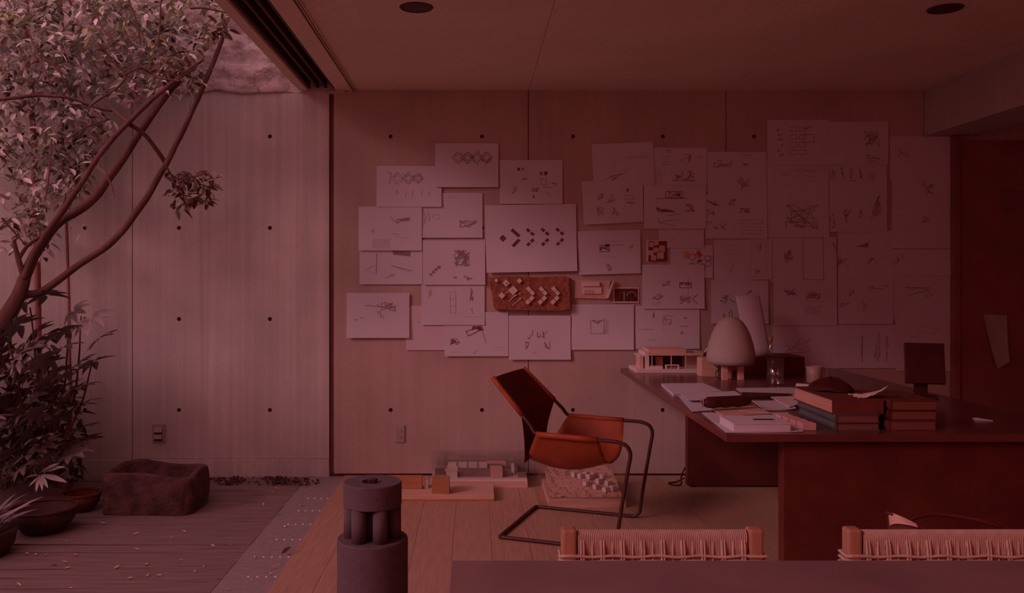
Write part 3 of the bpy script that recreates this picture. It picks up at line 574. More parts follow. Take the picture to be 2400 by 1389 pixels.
obj('fin', M().prism([Vector((p.x, -.012, p.z)) for p in q], [Vector((p.x, -.035, p.z)) for p in q]), m_foam, rt)
ph = sheet((1437, 673, 1497, 709), .004, [], 'small black and white photograph of an arch with a white border', .003, m_paper2, 3, 'photograph', 'photo', 'photographs on the wall')
a, b = W(1440, 706), W(1494, 676)
obj('print', M().box(a.x, b.x, -.0075, -.0066, a.z, b.z), m_photo, ph)
c0 = W(1479, 694); obj('arch', M().add([(c0.x + r_ * math.cos(t), -.0078, c0.z + r_ * math.sin(t)) for r_ in (.034, .026) for t in [math.pi * k / 12 for k in range(13)]],
    [(k, k + 1, k + 14, k + 13) for k in range(12)]), m_inkm, ph)
obj('pillar', M().box(c0.x - .052, c0.x - .042, -.0078, -.0076, c0.z - .03, c0.z + .03), m_inkm, ph)
ph = sheet((1515, 563, 1562, 612), .005, [], 'small photograph of stacked wooden cubes beside the blank sheet', .003, m_paper2, 5, 'photograph', 'photo', 'photographs on the wall')
a, b = W(1519, 612), W(1562, 565)
obj('print', M().box(a.x, b.x, -.0105, -.0092, a.z, b.z), m_brown, ph)
for i, (x, y, s) in enumerate(((1526, 573, 6), (1538, 570, 5), (1551, 582, 7), (1537, 586, 6), (1525, 592, 6), (1547, 598, 8), (1531, 604, 6))):
    wb(x - s, y - s, x + s, y + s, -.0105, -.0112, m_kraft if i % 2 else m_pink, 'cube_print', ph)

# ------------------------------------------------------------------ leather sling chair with bent steel frame
CN = Vector((0.119, -1.37, 0)); CU = Vector((0.935, -0.355, 0)).normalized(); CV = Vector((0.364, 0.931, 0)).normalized(); CWD = 0.607
def C3(s, t, z): return CN + CU * s + CV * t + Vector((0, 0, z))
ch = thing('sling_armchair', C3(.3, .3, 0), 'cognac leather sling armchair on a bent dark steel cantilever frame', 'armchair')
TR = 0.0095
def side(t, ti):
    p = [(0.03, .010), (.30, .010), (.52, .010)] + [(.545 + .045 * math.sin(a), .055 - .045 * math.cos(a)) for a in (.3, .7, 1.1, 1.45)]
    p += [(.605, .16), (.625, .28), (.645, .40)] + [(.655, .455), (.652, .485), (.635, .509), (.605, .521), (.57, .525)] + [(.45, .527), (.32, .530), (.20, .534)]
    out = [C3(s, t, z) for s, z in p]
    for k in range(1, 7):
        q = k / 6; out.append(C3(.20 - .25 * q, t + (ti - t) * q, .534 + .256 * q))
    return out
sN = side(0, .055); sF = side(CWD, CWD - .055)
path = spline(sN[::-1][0:1] + sN[::-1], 3)
base = [C3(.012, .004, .010), C3(.0, .03, .010), C3(0, .3, .010), C3(0, CWD - .03, .010), C3(.012, CWD - .004, .010)]
full = sN[::-1] + base + sF
obj('steel_frame', M().tube(spline(full, 4), TR, 10), m_steel, ch, True)
def armz(s): return .534 - .009 * (s - .2) / .37
# seat: hangs between the two arms
def seat(u, v, lift=0.0):
    t = CWD * v; e = 1 - abs(2 * v - 1) ** 3.2
    s = (.195 - .10 * e) + (u) * ((.50 + .02 * e) - (.195 - .10 * e))
    sag = (.185 + .045 * math.sin(math.pi * min(1, u * 1.05)) - .02 * u)
    bow = .02 * math.sin(math.pi * v) * 0
    return C3(s, t - lift * (1 - 2 * v), armz(s) + .011 - sag * e + lift * .6)
obj('seat_sling', M().grid(lambda u, v: seat(u, v), 16, 32, back=lambda u, v: seat(u, v, -.004)), m_leather, ch, True)
for tt in (0, CWD):
    obj('arm_sleeve', M().tube([C3(s, tt, armz(s)) for s in (.195, .3, .4, .5)], .0145, 12), m_leather, ch, True)
# back: stretched over the rear uprights, falls to the seat
def backp(u, v, lift=0.0):                     # u across, v from top to bottom
    q = min(v / .62, 1.0)
    if v < .62:
        s = -.05 + .17 * q; z = .795 - .175 * q; lo, hi = .055 - .04 * q, CWD - .055 + .04 * q
        sag = .05 * (1 - (2 * u - 1) ** 2) * (.25 + .75 * q)
    else:
        k = (v - .62) / .38
        s = .12 + .0 * k; z = .62 - .25 * k; lo, hi = .015 + .03 * math.sin(math.pi * min(k * .8, 1)) + .05 * k, CWD - (.015 + .11 * math.sin(math.pi * min(k * .8, 1)) + .05 * k)
        sag = .05 * (1 - (2 * u - 1) ** 2) * (1 - .75 * k)
    return C3(s - sag * .9 - .02 * max(0, v - .3) + lift, lo + (hi - lo) * u, z)
obj('back_sling', M().grid(lambda u, v: backp(u, v, .003), 20, 24), m_leathin, ch, True)
obj('back_outer', M().grid(lambda u, v: backp(u, v), 20, 24, back=lambda u, v: backp(u, v, -.003)), m_leather, ch, True)
for t0, t1 in ((.055, .018), (CWD - .055, CWD - .018)):
    obj('back_sleeve', M().tube([C3(-.055 + .17 * q, t0 + (t1 - t0) * q, .797 - .175 * q) for q in (0, .25, .5, .75, 1)], .0135, 10), m_leather, ch, True)

# ------------------------------------------------------------------ desk
DZ = 0.713
DX0, DX1, DY0, DY1 = 0.948, 2.35, -2.41, -0.06
dk = thing('desk', (1.6, -1.3, 0), 'large dark desk with slab legs standing against the wall', 'desk')
obj('desk_top', M().box(DX0, DX1, DY0, DY1, DZ - .03, DZ), m_deskt, dk, bev=.002)
obj('leg_panel', M().box(1.178, DX1 - .1, DY0 + .04, DY0 + .10, 0, DZ - .03), m_dark, dk, bev=.002)
obj('leg_panel', M().box(1.318, DX1 - .1, -.33, -.27, 0.012, DZ - .03), m_dark, dk, bev=.002)
for x in (1.36, 2.1): obj('foot', M().lathe([(.016, 0), (.018, .004), (.016, .013)], (x, -.30, 0), 14), m_blackp, dk)
cable = spline([(1.33, -.2, .03), (1.28, -.21, .008), (1.22, -.24, .006), (1.235, -.29, .006), (1.285, -.30, .012), (1.295, -.26, .05), (1.33, -.22, .10)], 6)
tag(obj('power_cable', M().tube(cable, .005, 6), m_blackp, None, True), 'loop of black cable on the floor beside the rear desk leg', 'cable')

# ---- things on the desk
def flat(quad, z, th, material, name, label, cat, group=None, bend=0.0, seed=1):
    P = [ONZ(x, y, z) for x, y in quad]
    def S(u, v, l=0.0):
        p = (P[0] * (1 - u) + P[1] * u) * (1 - v) + (P[3] * (1 - u) + P[2] * u) * v
        return Vector((p.x, p.y, z + th * (1 if l == 0 else 0) + bend * (abs(2 * u - 1) ** 3 * .6 + v ** 4 * .4) * (0.6 + .4 * math.sin(seed * 3 + 5 * u))))
    return tag(obj(name, M().grid(lambda u, v: S(u, v), 8, 6, back=lambda u, v: S(u, v, 1)), material), label, cat, group)
GP = 'papers on the desk'
flat([(1550, 903), (1648, 902), (1692, 921), (1579, 929)], DZ + .0005, .012, m_paper, 'paper_stack', 'neat stack of white paper at the left edge of the desk', 'paper', GP)
flat([(1587, 925), (1650, 934), (1668, 962), (1622, 966)], DZ + .0005, .002, m_paper, 'loose_sheet', 'loose white sheet hanging at the left edge of the desk below the pen case', 'paper', GP, .004, 2)
flat([(1592, 921), (1722, 918), (1750, 936), (1612, 939)], DZ + .013, .003, m_paper, 'loose_sheet', 'white sheet lying partly on the neat paper stack behind the pen case', 'paper', GP, .004, 3)
flat([(1725, 911), (1856, 909), (1888, 922), (1742, 923)], DZ + .0005, .004, m_paper, 'loose_sheet', 'long white sheet lying in front of the glass vase', 'paper', GP, .003, 4)
flat([(1738, 923), (1848, 926), (1862, 932), (1752, 934)], DZ + .0005, .010, m_blackp, 'notebook', 'thin closed black notebook between the white sheets', 'notebook')
flat([(1762, 941), (1845, 939), (1866, 960), (1792, 963)], DZ + .0005, .004, m_paper, 'loose_sheet', 'white sheet right of the black pen case', 'paper', GP, .006, 5)
flat([(1806, 932), (1862, 925), (1884, 948), (1850, 956)], DZ + .006, .003, m_paper2, 'loose_sheet', 'crooked white sheet touching the book stack', 'paper', GP, .012, 6)
flat([(1645, 968), (1846, 968), (1882, 1012), (1702, 1015)], DZ + .0005, .003, m_paper, 'drawing_pad', 'large white sheet under the flat box at the front corner of the desk', 'paper', GP, .002, 7)
env = flat([(1661, 955), (1769, 952), (1807, 969), (1694, 975)], DZ + .006, .004, m_kraft, 'kraft_envelope', 'buff kraft envelope lying in front of the pen case', 'envelope')
a = ONZ(1730, 962, DZ + .0105); b = ONZ(1769, 952, DZ + .0105); c = ONZ(1807, 969, DZ + .0105)
obj('flap', M().prism([a, c, b], [p + Vector((0, 0, .002)) for p in (a, c, b)]), m_kraft, env)
# black pen case
p0, p1 = ONZ(1648, 944, DZ + .045), ONZ(1757, 939, DZ + .045)
pc = thing('pen_case', ((p0.x + p1.x) / 2, (p0.y + p1.y) / 2, DZ), 'soft black cylindrical pen case lying on the papers', 'pen case')
n = 14; pts = [p0 + (p1 - p0) * (i / n) for i in range(n + 1)]
obj('case_body', M().tube(pts, [.012, .021] + [.024 + .002 * math.sin(i * 1.7) for i in range(n - 3)] + [.021, .012], 14), m_blackp, pc, True)
obj('zip', M().tube([p + Vector((0, 0, .0245)) for p in pts[1:-1]], .0018, 6), m_steel, pc)
obj('end_ring', M().tube([p0 + Vector((-.004, .02 * math.cos(q), .02 * math.sin(q))) for q in [i * .4 for i in range(15)]], .002, 5), m_plate, pc)
# flat white box with dark slot
bz = DZ + .004
bx = thing('flat_box', (1.09, -2.28, bz), 'flat white cardboard box with a dark slot at the front of the desk', 'box')
obj('box_body', M().box(.985, 1.205, -2.372, -2.19, bz, bz + .027), m_paper, bx, bev=.002)
obj('lid', M().box(.983, 1.207, -2.374, -2.188, bz + .0272, bz + .031), m_paper, bx, bev=.001)
obj('slot', M().box(1.09, 1.17, -2.30, -2.27, bz + .0309, bz + .0316), m_blackp, bx)
# pink blocks
for i in range(4):
    x = 1.262 - .006 * i; y = -2.335 + .062 * i
    tag(obj('eraser_block', M().box(x, x + .056, y, y + .052, DZ, DZ + .028), m_pink, bev=.003),
        'pink eraser block, ' + ['nearest of the row beside the flat box', 'second from the front of the row beside the flat box', 'third from the front of the row beside the flat box', 'farthest of the row beside the flat box'][i], 'eraser', 'pink eraser blocks')
# books
def book(x0, x1, y0, y1, z, h, cover, label, spine='left', group='books on the desk'):
    b = thing('book', ((x0 + x1) / 2, (y0 + y1) / 2, z), label, 'book', group)
    t = .003
    obj('page_block', M().box(x0 + .004, x1 - .004, y0 + .004, y1 - .004, z + t, z + h - t), m_pagesd, b)
    obj('cover', M().box(x0, x1, y0, y1, z + .0002, z + t), cover, b); obj('cover', M().box(x0, x1, y0, y1, z + h - t, z + h - .0002), cover, b)
    if spine == 'left':
        n = 8; pr = [(x0 - .008 * math.sin(math.pi * i / n), z + h * i / n) for i in range(n + 1)] + [(x0 + .004, z + h), (x0 + .004, z)]
        obj('spine', M().prism([(p[0], y0, p[1]) for p in pr], [(p[0], y1, p[1]) for p in pr]), cover, b)
    return b
book(1.395, 1.565, -2.33, -1.97, DZ, .030, m_green, 'green cloth bound book at the bottom of the left stack')
book(1.392, 1.562, -2.335, -1.96, DZ + .030, .032, m_green, 'green cloth bound book in the middle of the left stack')
b3 = thing('book', (1.47, -2.15, DZ + .062), 'thick brown book with pale page edges on top of the left stack', 'book', 'books on the desk')
obj('page_block', M().box(1.385, 1.575, -2.315, -1.93, DZ + .066, DZ + .115), m_pages, b3)
for z in (DZ + .0622, DZ + .1152): obj('cover', M().box(1.381, 1.585, -2.32, -1.925, z, z + .0036), m_brown, b3)
obj('front_panel', M().box(1.385, 1.584, -2.3205, -2.316, DZ + .066, DZ + .1150), m_brown, b3)
for i, (cv, lab) in enumerate(((m_brown, 'brown book at the bottom of the right dark stack'), (m_dark, 'black book in the middle of the right dark stack'), (m_brown, 'brown book on top of the right dark stack'))):
    book(1.60 + .003 * i, 1.785 + .002 * i, -2.33, -2.03, DZ + .039 * i, .038, cv, lab)
# crumpled paper and dark cap on the books
z = DZ + .119
def hat(u, v):
    q = 2 * math.pi * u; r_ = .085 * (1 - .15 * v) * (math.cos(min(v, 1) * math.pi / 2) ** .6 if v < .999 else 0.0)
    return Vector((1.492 + r_ * 1.05 * math.cos(q), -2.05 + r_ * 1.2 * math.sin(q), z + .006 + .048 * v + .004 * math.sin(5 * q)))
tag(obj('felt_cap', M().grid(hat, 26, 8), m_blackp, smooth=True), 'soft black felt cap lying on the left book stack', 'cap')
def crum(u, v):
    n = mnoise.noise(Vector((u * 5, v * 5, 2.2)))
    return Vector((1.50 + .11 * u + .01 * n, -2.30 + .11 * v, z + .003 + .045 * u * u * (1 - v) + .016 * max(-.1, n)))
tag(obj('crumpled_sheet', M().grid(crum, 8, 8, back=lambda u, v: crum(u, v) + Vector((0, 0, -.0012))), m_paper2), 'crumpled white paper scrap on top of the left book stack', 'paper')
# paper roll
p0, p1 = ONZ(1868, 907, DZ + .022), ONZ(1925, 910, DZ + .022)
p1 = p0 + Vector((.155, -.14, 0))
rl = thing('paper_roll', (p0 + p1) / 2 - Vector((0, 0, .022)), 'rolled white drawing lying behind the left book stack', 'paper roll')
obj('roll', M().tube([p0, p0 + (p1 - p0) * .5, p1], .0215, 20, caps=False), m_paper, rl, True)
obj('inner_turn', M().tube([p0 + (p1 - p0) * .005, p0 + (p1 - p0) * .995], .014, 16), m_paper2, rl, True)
# mug
c = ONZ(1908, 897, DZ); 
mg = thing('mug', c, 'pale ceramic mug with a handle standing on the desk', 'mug')
obj('cup', M().lathe([(.036, 0), (.040, .004), (.041, .05), (.042, .094), (.039, .094), (.038, .05), (.036, .008), (.0, .008)], c, 30, True, False), m_cream, mg, True)
obj('handle', M().tube(spline([c + Vector(v) for v in ((.040, 0, .078), (.062, 0, .082), (.075, 0, .058), (.066, 0, .03), (.040, 0, .016))], 5), .0055, 8), m_cream, mg, True)
# glass vase
c = ONZ(1817, 902, DZ)
vz = tag(obj('glass_vase', M().lathe([(.044, 0), (.046, .003), (.046, .15), (.044, .15), (.0435, .008), (.0, .008)], c, 32, True, False), m_glassv, smooth=True), 'empty clear cylindrical glass vase right of the paper lamp', 'vase')
# black box with leaning board and small bottle
tag(obj('black_box', M().box(1.60, 2.02, -.40, -.14, DZ, DZ + .105), m_dark, bev=.003), 'low black box at the back of the desk behind the paper lamp', 'box')
def lean(u, v):
    x = (1.655 + .155 * u) * (1 - v) + (1.70 + .145 * u) * v
    return Vector((x, -.20 - .02 * math.sin(math.pi * u) - .10 * v, DZ + .106 + (.37) * (1 - v)))
tag(obj('leaning_board', M().grid(lean, 10, 8, back=lambda u, v: lean(u, v) + Vector((0, .004, 0))), m_paper, smooth=True), 'tall blank white board leaning on the wall behind the paper lamp', 'board')
c = Vector((1.835, -.33, DZ + .1052))
bt = thing('small_bottle', c, 'tiny glass bottle with an amber stopper beside the leaning board', 'bottle')
obj('glass', M().lathe([(.016, 0), (.018, .006), (.018, .05), (.010, .066), (.010, .085), (.007, .085), (.007, .066), (.014, .05), (.014, .006), (0, .006)], c, 20, True, False), m_glassv, bt, True)
obj('stopper', M().lathe([(.009, .0852), (.012, .09), (.013, .115), (.008, .12)], c, 14), m_oakb, bt, True)
# dark screen at the right end
sc_ = thing('dark_screen', (2.20, -1.45, DZ), 'dark tilted screen on the desk behind the right book stack', 'screen')
obj('panel', M().obox((2.20, -1.45, DZ + .17), (.088, .012, .10), rz=-.35, rx=-.25), m_blackp, sc_, bev=.004)
obj('stand', M().obox((2.20, -1.415, DZ + .06), (.03, .012, .06), rz=-.35), m_blackp, sc_)
obj('stand_base', M().obox((2.20, -1.42, DZ + .005), (.07, .05, .005), rz=-.35), m_blackp, sc_, bev=.002)
tag(obj('paper_scrap', M().prism([(2.07, -2.10, DZ + .0005), (2.13, -2.12, DZ + .0005), (2.08, -2.06, DZ + .0005)], [(2.07, -2.10, DZ + .012), (2.13, -2.12, DZ + .0035), (2.08, -2.06, DZ + .004)]), m_paper), 'tiny folded scrap of paper at the dark right end of the desk', 'paper')

# paper lamp
lc = Vector((1.482, -.68, DZ))
lp = thing('table_lamp', lc, 'egg shaped white paper lamp on short wooden legs', 'lamp')
prof = [(.0, .364), (.018, .363), (.035, .358), (.062, .34), (.088, .305), (.108, .262), (.124, .212), (.134, .165), (.136, .135), (.131, .108), (.118, .092), (.095, .087), (.0, .087)]
pr2 = []
for a, b in zip(prof, prof[1:]):
    for k in range(4):
        t = k / 4; pr2.append((a[0] + (b[0] - a[0]) * t, a[1] + (b[1] - a[1]) * t))
pr2.append(prof[-1]); pr2 = [(r_ + (.0011 if (i % 2 and 3 < i < 44) else 0), z_) for i, (r_, z_) in enumerate(pr2)]
sh = obj('lamp_shade', M().lathe(pr2[::-1], lc, 48, False, False), m_shade, lp, True)
obj('wire_loop', M().tube([lc + Vector(v) for v in ((-.008, 0, .36), (-.009, 0, .385), (-.005, 0, .398), (.005, 0, .398), (.009, 0, .385), (.008, 0, .36))], .0018, 6), m_steel, sh)
for dx, dy in ((-.045, -.03), (.05, -.02), (0, .05)):
    obj('leg', M().box(lc.x + dx - .016, lc.x + dx + .016, lc.y + dy - .016, lc.y + dy + .016, DZ, DZ + .092), m_balsa, lp, bev=.002)
tag(obj('wooden_cube', M().obox((1.395, -.50, DZ + .056), (.050, .045, .056), rz=.05), m_balsa, bev=.002), 'plain wooden block standing left of the paper lamp', 'block')
cl = thing('lamp_cord_switch', (1.39, -.57, DZ), 'black lamp cord with a small switch clip hanging by the wooden block', 'cord')
obj('cord', M().tube(spline([(1.375, -.56, .845), (1.40, -.60, .80), (1.425, -.63, .77), (1.405, -.64, .745), (1.415, -.66, .72), (1.45, -.66, .717)], 6), .0028, 6), m_blackp, cl, True)
obj('clip', M().obox((1.366, -.557, .853), (.007, .007, .02), ry=.35), m_blackp, cl, bev=.002)
obj('clip_lever', M().obox((1.369, -.562, .872), (.004, .004, .014), ry=.5), m_foam, cl)
# house model
hm = thing('house_model', (1.2, -.19, DZ), 'pale wooden house model with open front at the back of the desk', 'model')
hb = obj('base_plate', M().box(1.00, 1.43, -.34, -.07, DZ, DZ + .022), m_foam, hm, bev=.001)
z0 = DZ + .022
obj('roof', M().box(1.075, 1.43, -.31, -.09, z0 + .082, z0 + .098), m_balsa, hm)
obj('upper_floor', M().box(1.085, 1.32, -.29, -.10, z0 + .098, z0 + .122), m_balsa, hm)
obj('end_wall', M().box(1.06, 1.085, -.305, -.09, z0, z0 + .104), m_foam, hm)
obj('outer_wall', M().box(1.03, 1.05, -.30, -.16, z0, z0 + .075), m_balsa, hm)
obj('rear_wall', M().box(1.086, 1.43, -.10, -.09, z0, z0 + .082), m_oakd, hm)
obj('inner_box', M().box(1.135, 1.18, -.26, -.14, z0, z0 + .07), m_oakb, hm)
obj('inner_wall', M().box(1.33, 1.42, -.22, -.12, z0, z0 + .08), m_balsa, hm)
obj('ground_block', M().box(1.09, 1.165, -.325, -.28, z0, z0 + .018), m_foam, hm)
for a in ((1.185, 1.192, z0, z0 + .02), (1.262, 1.269, z0, z0 + .02), (1.185, 1.269, z0 + .02, z0 + .026)):
    obj('frame_bar', M().box(a[0], a[1], -.32, -.30, a[2], a[3]), m_foam, hm)
obj('roof_hatch', M().box(1.335, 1.365, -.30, -.27, z0 + .0982, z0 + .108), m_oakd, hm)
for x in (1.10, 1.22, 1.31): obj('post', M().box(x, x + .006, -.305, -.299, z0, z0 + .082), m_balsa, hm)
obj('left_canopy', M().box(1.025, 1.06, -.30, -.12, z0 + .0755, z0 + .083), m_foam, hm)

# ------------------------------------------------------------------ models on the floor
a0, a1 = -0.60, 0.118
wm = thing('timber_model', (-.2, -.5, 0), 'long honey coloured wooden plank model with a cube and a block on it', 'model')
ax0, ax1 = ONZ(860, 1174).x, ONZ(1158, 1173).x
obj('base_board', M().box(ax0, ax1, -.655, -.37, 0, .038), m_balsa, wm, bev=.001)
obj('base_foot', M().box(ax0 + .002, ax1 - .002, -.656, -.655, 0, .012), m_oakb, wm)
p = ONZ(1012, 1157, .038); q = ONZ(1053, 1157, .038)
obj('cube', M().box(p.x, q.x, p.y, p.y + .10, .038, .125), m_oakb, wm, bev=.001)
p = ONZ(905, 1146, .038); q = ONZ(989, 1146, .038)
obj('block', M().box(p.x, q.x, p.y, p.y + .05, .038, .112), m_oakb, wm, bev=.001)
p2 = ONZ(994, 1144, .038); q2 = ONZ(1003, 1144, .038)
obj('slim_post', M().box(p2.x, q2.x, p2.y, p2.y + .03, .038, .09), m_foam, wm)

def acrylic(x0, x1, y0, y1, z0, z1, parent, t=.003):
    for nm, bb in (('acrylic_pane', (x0, x0 + t, y0, y1)), ('acrylic_pane', (x1 - t, x1, y0, y1)), ('acrylic_pane', (x0 + t, x1 - t, y0, y0 + t)), ('acrylic_pane', (x0 + t, x1 - t, y1 - t, y1))):
        obj(nm, M().box(*bb, z0, z1), m_glass, parent)
    obj('acrylic_lid', M().box(x0, x1, y0, y1, z1, z1 + t), m_glass, parent)
x0, x1 = ONZ(1010, 1143).x, ONZ(1237, 1143).x
sm = thing('cased_site_model', ((x0 + x1) / 2, -.18, 0), 'white and grey site model under a clear acrylic cover by the wall', 'model')
obj('base_board', M().box(x0, x1, -.335, -.03, 0, .040), m_balsa, sm, bev=.001)
obj('base_top', M().box(x0 + .003, x1 - .003, -.33, -.035, .040, .052), m_foam, sm)
def mb(pxa, pxb, y0, y1, h, material, name='massing', z=.052):
    d = CD + y0; obj(name, M().box((pxa - VX) * d / F, (pxb - VX) * d / F, y0, y1, z, z + h), material, sm)
mb(1018, 1042, -.28, -.22, .03, m_oakd); mb(1018, 1042, -.20, -.14, .028, m_oakd); mb(1046, 1072, -.29, -.10, .035, m_foam)
mb(1073, 1150, -.27, -.16, .032, m_oakd, 'courtyard'); mb(1150, 1178, -.29, -.12, .045, m_balsa); mb(1178, 1198, -.26, -.18, .02, m_oakd, 'courtyard')
for i in range(4): mb(1050 + i * 24, 1070 + i * 24, -.13, -.07, .052, m_foam)
mb(1140, 1185, -.11, -.06, .058, m_balsa); mb(1146, 1178, -.15, -.12, .05, m_oakd, 'recess')
mb(1208, 1212, -.2, -.07, .05, m_oakd, 'screen_wall'); mb(1214, 1232, -.13, -.08, .048, m_oakd); mb(1200, 1206, -.20, -.08, .046, m_foam, 'screen_wall'); mb(1214, 1234, -.28, -.22, .02, m_oakd)
acrylic(x0 + .004, x1 - .004, -.328, -.037, .0525, .17, sm)
# topographic model under the chair
x0, x1 = ONZ(1287, 1191).x, ONZ(1468, 1191).x
y0, y1 = -.793, -.30
tm = thing('cased_terrain_model', ((x0 + x1) / 2, -.55, 0), 'carved timber terrain model with white blocks under an acrylic cover beneath the leather chair', 'model')
obj('base_board', M().box(x0, x1, y0, y1, 0, .045), m_balsa, tm, bev=.001)
def terr(u, v):
    h = .048 + .075 * v + .03 * max(0, mnoise.noise(Vector((u * 3, v * 3, 1)))) + .006 * mnoise.noise(Vector((u * 9, v * 8, 4)))
    st = round(h / .006) * .006
    return Vector((x0 + .01 + (x1 - x0 - .02) * u, y0 + .04 + (y1 - y0 - .05) * v, max(.047, st)))
obj('terrain', M().grid(terr, 44, 44), m_balsa, tm)
for (u, v) in ((.55, .35), (.62, .5), (.68, .28), (.74, .42), (.8, .18), (.86, .36), (.5, .55), (.7, .62), (.82, .55), (.42, .62), (.9, .2), (.6, .7)):
    p = terr(u, v); obj('white_block', M().obox(p + Vector((0, 0, .014)), (.018, .015, .013), rz=.6), m_foam, tm)
acrylic(x0 - .052, x1 + .004, y0 - .002, y1 + .002, .0, .27, tm)

# ------------------------------------------------------------------ stone column sculpture in the foreground
sc0 = Vector((-.331, -2.88, 0))
scu = thing('stone_sculpture', sc0, 'grey stone cylinder sculpture with short columns between two drums', 'sculpture')
obj('lower_drum', M().lathe([(.111, 0), (.1135, .003), (.1135, .463), (.111, .468), (.0, .468)], sc0, 56, True, False), m_gray, scu, bev=0)
for k, dg in enumerate((180, 238, 297, 356, 62, 120)):
    a = math.radians(dg); obj('column', M().lathe([(.0235, .4681), (.0235, .575)], sc0 + Vector((.069 * math.cos(a), .069 * math.sin(a), 0)), 24), m_gray, scu, True)
obj('core', M().lathe([(.035, .4681), (.035, .575)], sc0, 24), m_gray, scu, True)
obj('upper_drum', M().lathe([(.0, .573), (.0905, .573), (.0935, .576), (.0935, .645), (.091, .648), (.034, .648), (.03, .635), (.0, .634)], sc0, 56, False, False), m_gray, scu)
obj('peg', M().lathe([(.0165, .634), (.0165, .655), (.014, .657)], sc0, 6), m_steel, scu)

# ------------------------------------------------------------------ foreground slate table and woven chairs
TZ = .74; ty = -CD + 1.704
tb = thing('slate_table', (1.1, ty - .4, 0), 'dark slate topped table along the bottom edge of the view', 'table')
obj('table_top', M().box(-.0486, 2.3, ty - .75, ty, TZ - .035, TZ), m_slate, tb, bev=.003)
for x in (.04, 2.2):
    for yy in (ty - .68, ty - .07): obj('leg', M().box(x - .03, x + .03, yy - .03, yy + .03, 0, TZ - .035), m_dark, tb, bev=.003)
obj('apron', M().box(.07, 2.17, ty - .08, ty - .06, TZ - .10, TZ - .036), m_dark, tb)

def woven_chair(x0):
    yb = -CD + 1.97; x1 = x0 + .462; yf = yb - .43
    t = thing('woven_chair', ((x0 + x1) / 2, yb - .2, 0), '', 'chair', 'low woven cord chairs at the slate table')
    for xa in (x0, x1 - .034):
        obj('back_post', M().box(xa, xa + .034, yb - .022, yb + .016, 0, .728), m_chairw, t, bev=.006)
        obj('front_leg', M().box(xa, xa + .034, yf, yf + .034, 0, .44), m_chairw, t, bev=.005)
        obj('side_rail', M().box(xa + .006, xa + .028, yf + .034, yb - .022, .385, .425), m_chairw, t, bev=.004)
    for yy in (yf + .006, yb - .014): obj('cross_rail', M().box(x0 + .034, x1 - .034, yy, yy + .022, .385, .425), m_chairw, t, bev=.004)
    obj('seat_weave', M().grid(lambda u, v: Vector((x0 + .01 + (x1 - x0 - .02) * u, yf + .01 + (yb - yf - .03) * v, .437 - .02 * math.sin(math.pi * u) * math.sin(math.pi * v))), 20, 20,
        back=lambda u, v: Vector((x0 + .01 + (x1 - x0 - .02) * u, yf + .01 + (yb - yf - .03) * v, .426 - .02 * math.sin(math.pi * u) * math.sin(math.pi * v)))), m_cord, t)
    # backrest: cord wound over the top rail, warp cords below, woven band
    obj('top_rail', M().tube([(x0 + .034, yb - .003, .708), (x1 - .034, yb - .003, .708)], .011, 12), m_chairw, t)
    obj('lower_rail', M().tube([(x0 + .034, yb - .003, .56), (x1 - .034, yb - .003, .56)], .010, 10), m_chairw, t)
    wr = M(); n = 92; xa, xb = x0 + .037, x1 - .037
    for i in range(n):
        x = xa + (xb - xa) * (i + .5) / n; jit = R.uniform(-.0006, .0006)
        pts = [(x + jit, yb - .014, .655), (x, yb - .0165, .69)] + [(x, yb - .003 - .0135 * math.cos(q), .708 + .0135 * math.sin(q)) for q in (.3, .8, 1.3, 1.8, 2.4, 3.0)] + [(x, yb + .008, .66)]
        wr.tube(pts, .0023, 5, caps=False)
    o = obj('wound_cord', wr, m_cord, t, True); o['kind'] = 'stuff'
    wp = 9
    for i in range(wp):
        x = xa + .01 + (xb - xa - .02) * i / (wp - 1)
        for dx in (-.003, .003):
            obj('warp_cord', M().tube(spline([(x + dx, yb - .0165, .703), (x + dx, yb - .022, .68), (x + dx, yb - .023, .655), (x + dx, yb - .018, .62), (x + dx, yb - .014, .56)], 3), .0030, 6), m_cord, t, True)
        if i < wp - 1:
            xm = x + (xb - xa - .02) / (wp - 1) / 2
            obj('thin_warp', M().tube([(xm, yb - .0165, .70), (xm, yb - .019, .67), (xm, yb - .018, .63), (xm, yb - .014, .56)], .0026, 6), m_cord, t, True)
    for k in range(9):
        z = .668 - .0115 * k; pts = []
        for i in range(wp * 4 - 1):
            u = i / (wp * 4 - 2); x = x0 - .004 + (x1 - x0 + .008) * u
            pts.append((x, yb - .024 - (.006 if k > 1 else .001) * math.sin(u * (wp - 1) * math.pi + k * math.pi), z + .0016 * math.sin(u * 30 + k)))
        obj('weft_cord', M().tube(pts, .0036, 6), m_cord, t, True)
    for xx in (x0, x1 - .034):
        for k in range(9):
            z = .668 - .0115 * k
            obj('post_wrap', M().tube([(xx - .003, yb - .025, z), (xx + .037, yb - .025, z), (xx + .037, yb + .019, z), (xx - .003, yb + .019, z)], .0036, 6, closed=True), m_cord, t)
    return t
c1 = woven_chair(.198)
c1['label'] = 'low woven cord chair with oak posts nearest the leather armchair'
c2 = copy_tree(c1); c2.location.x += (1985 - 1315) * 1.95 / F
c2['label'] = 'low woven cord chair with oak posts at the right, cut by the picture edge'
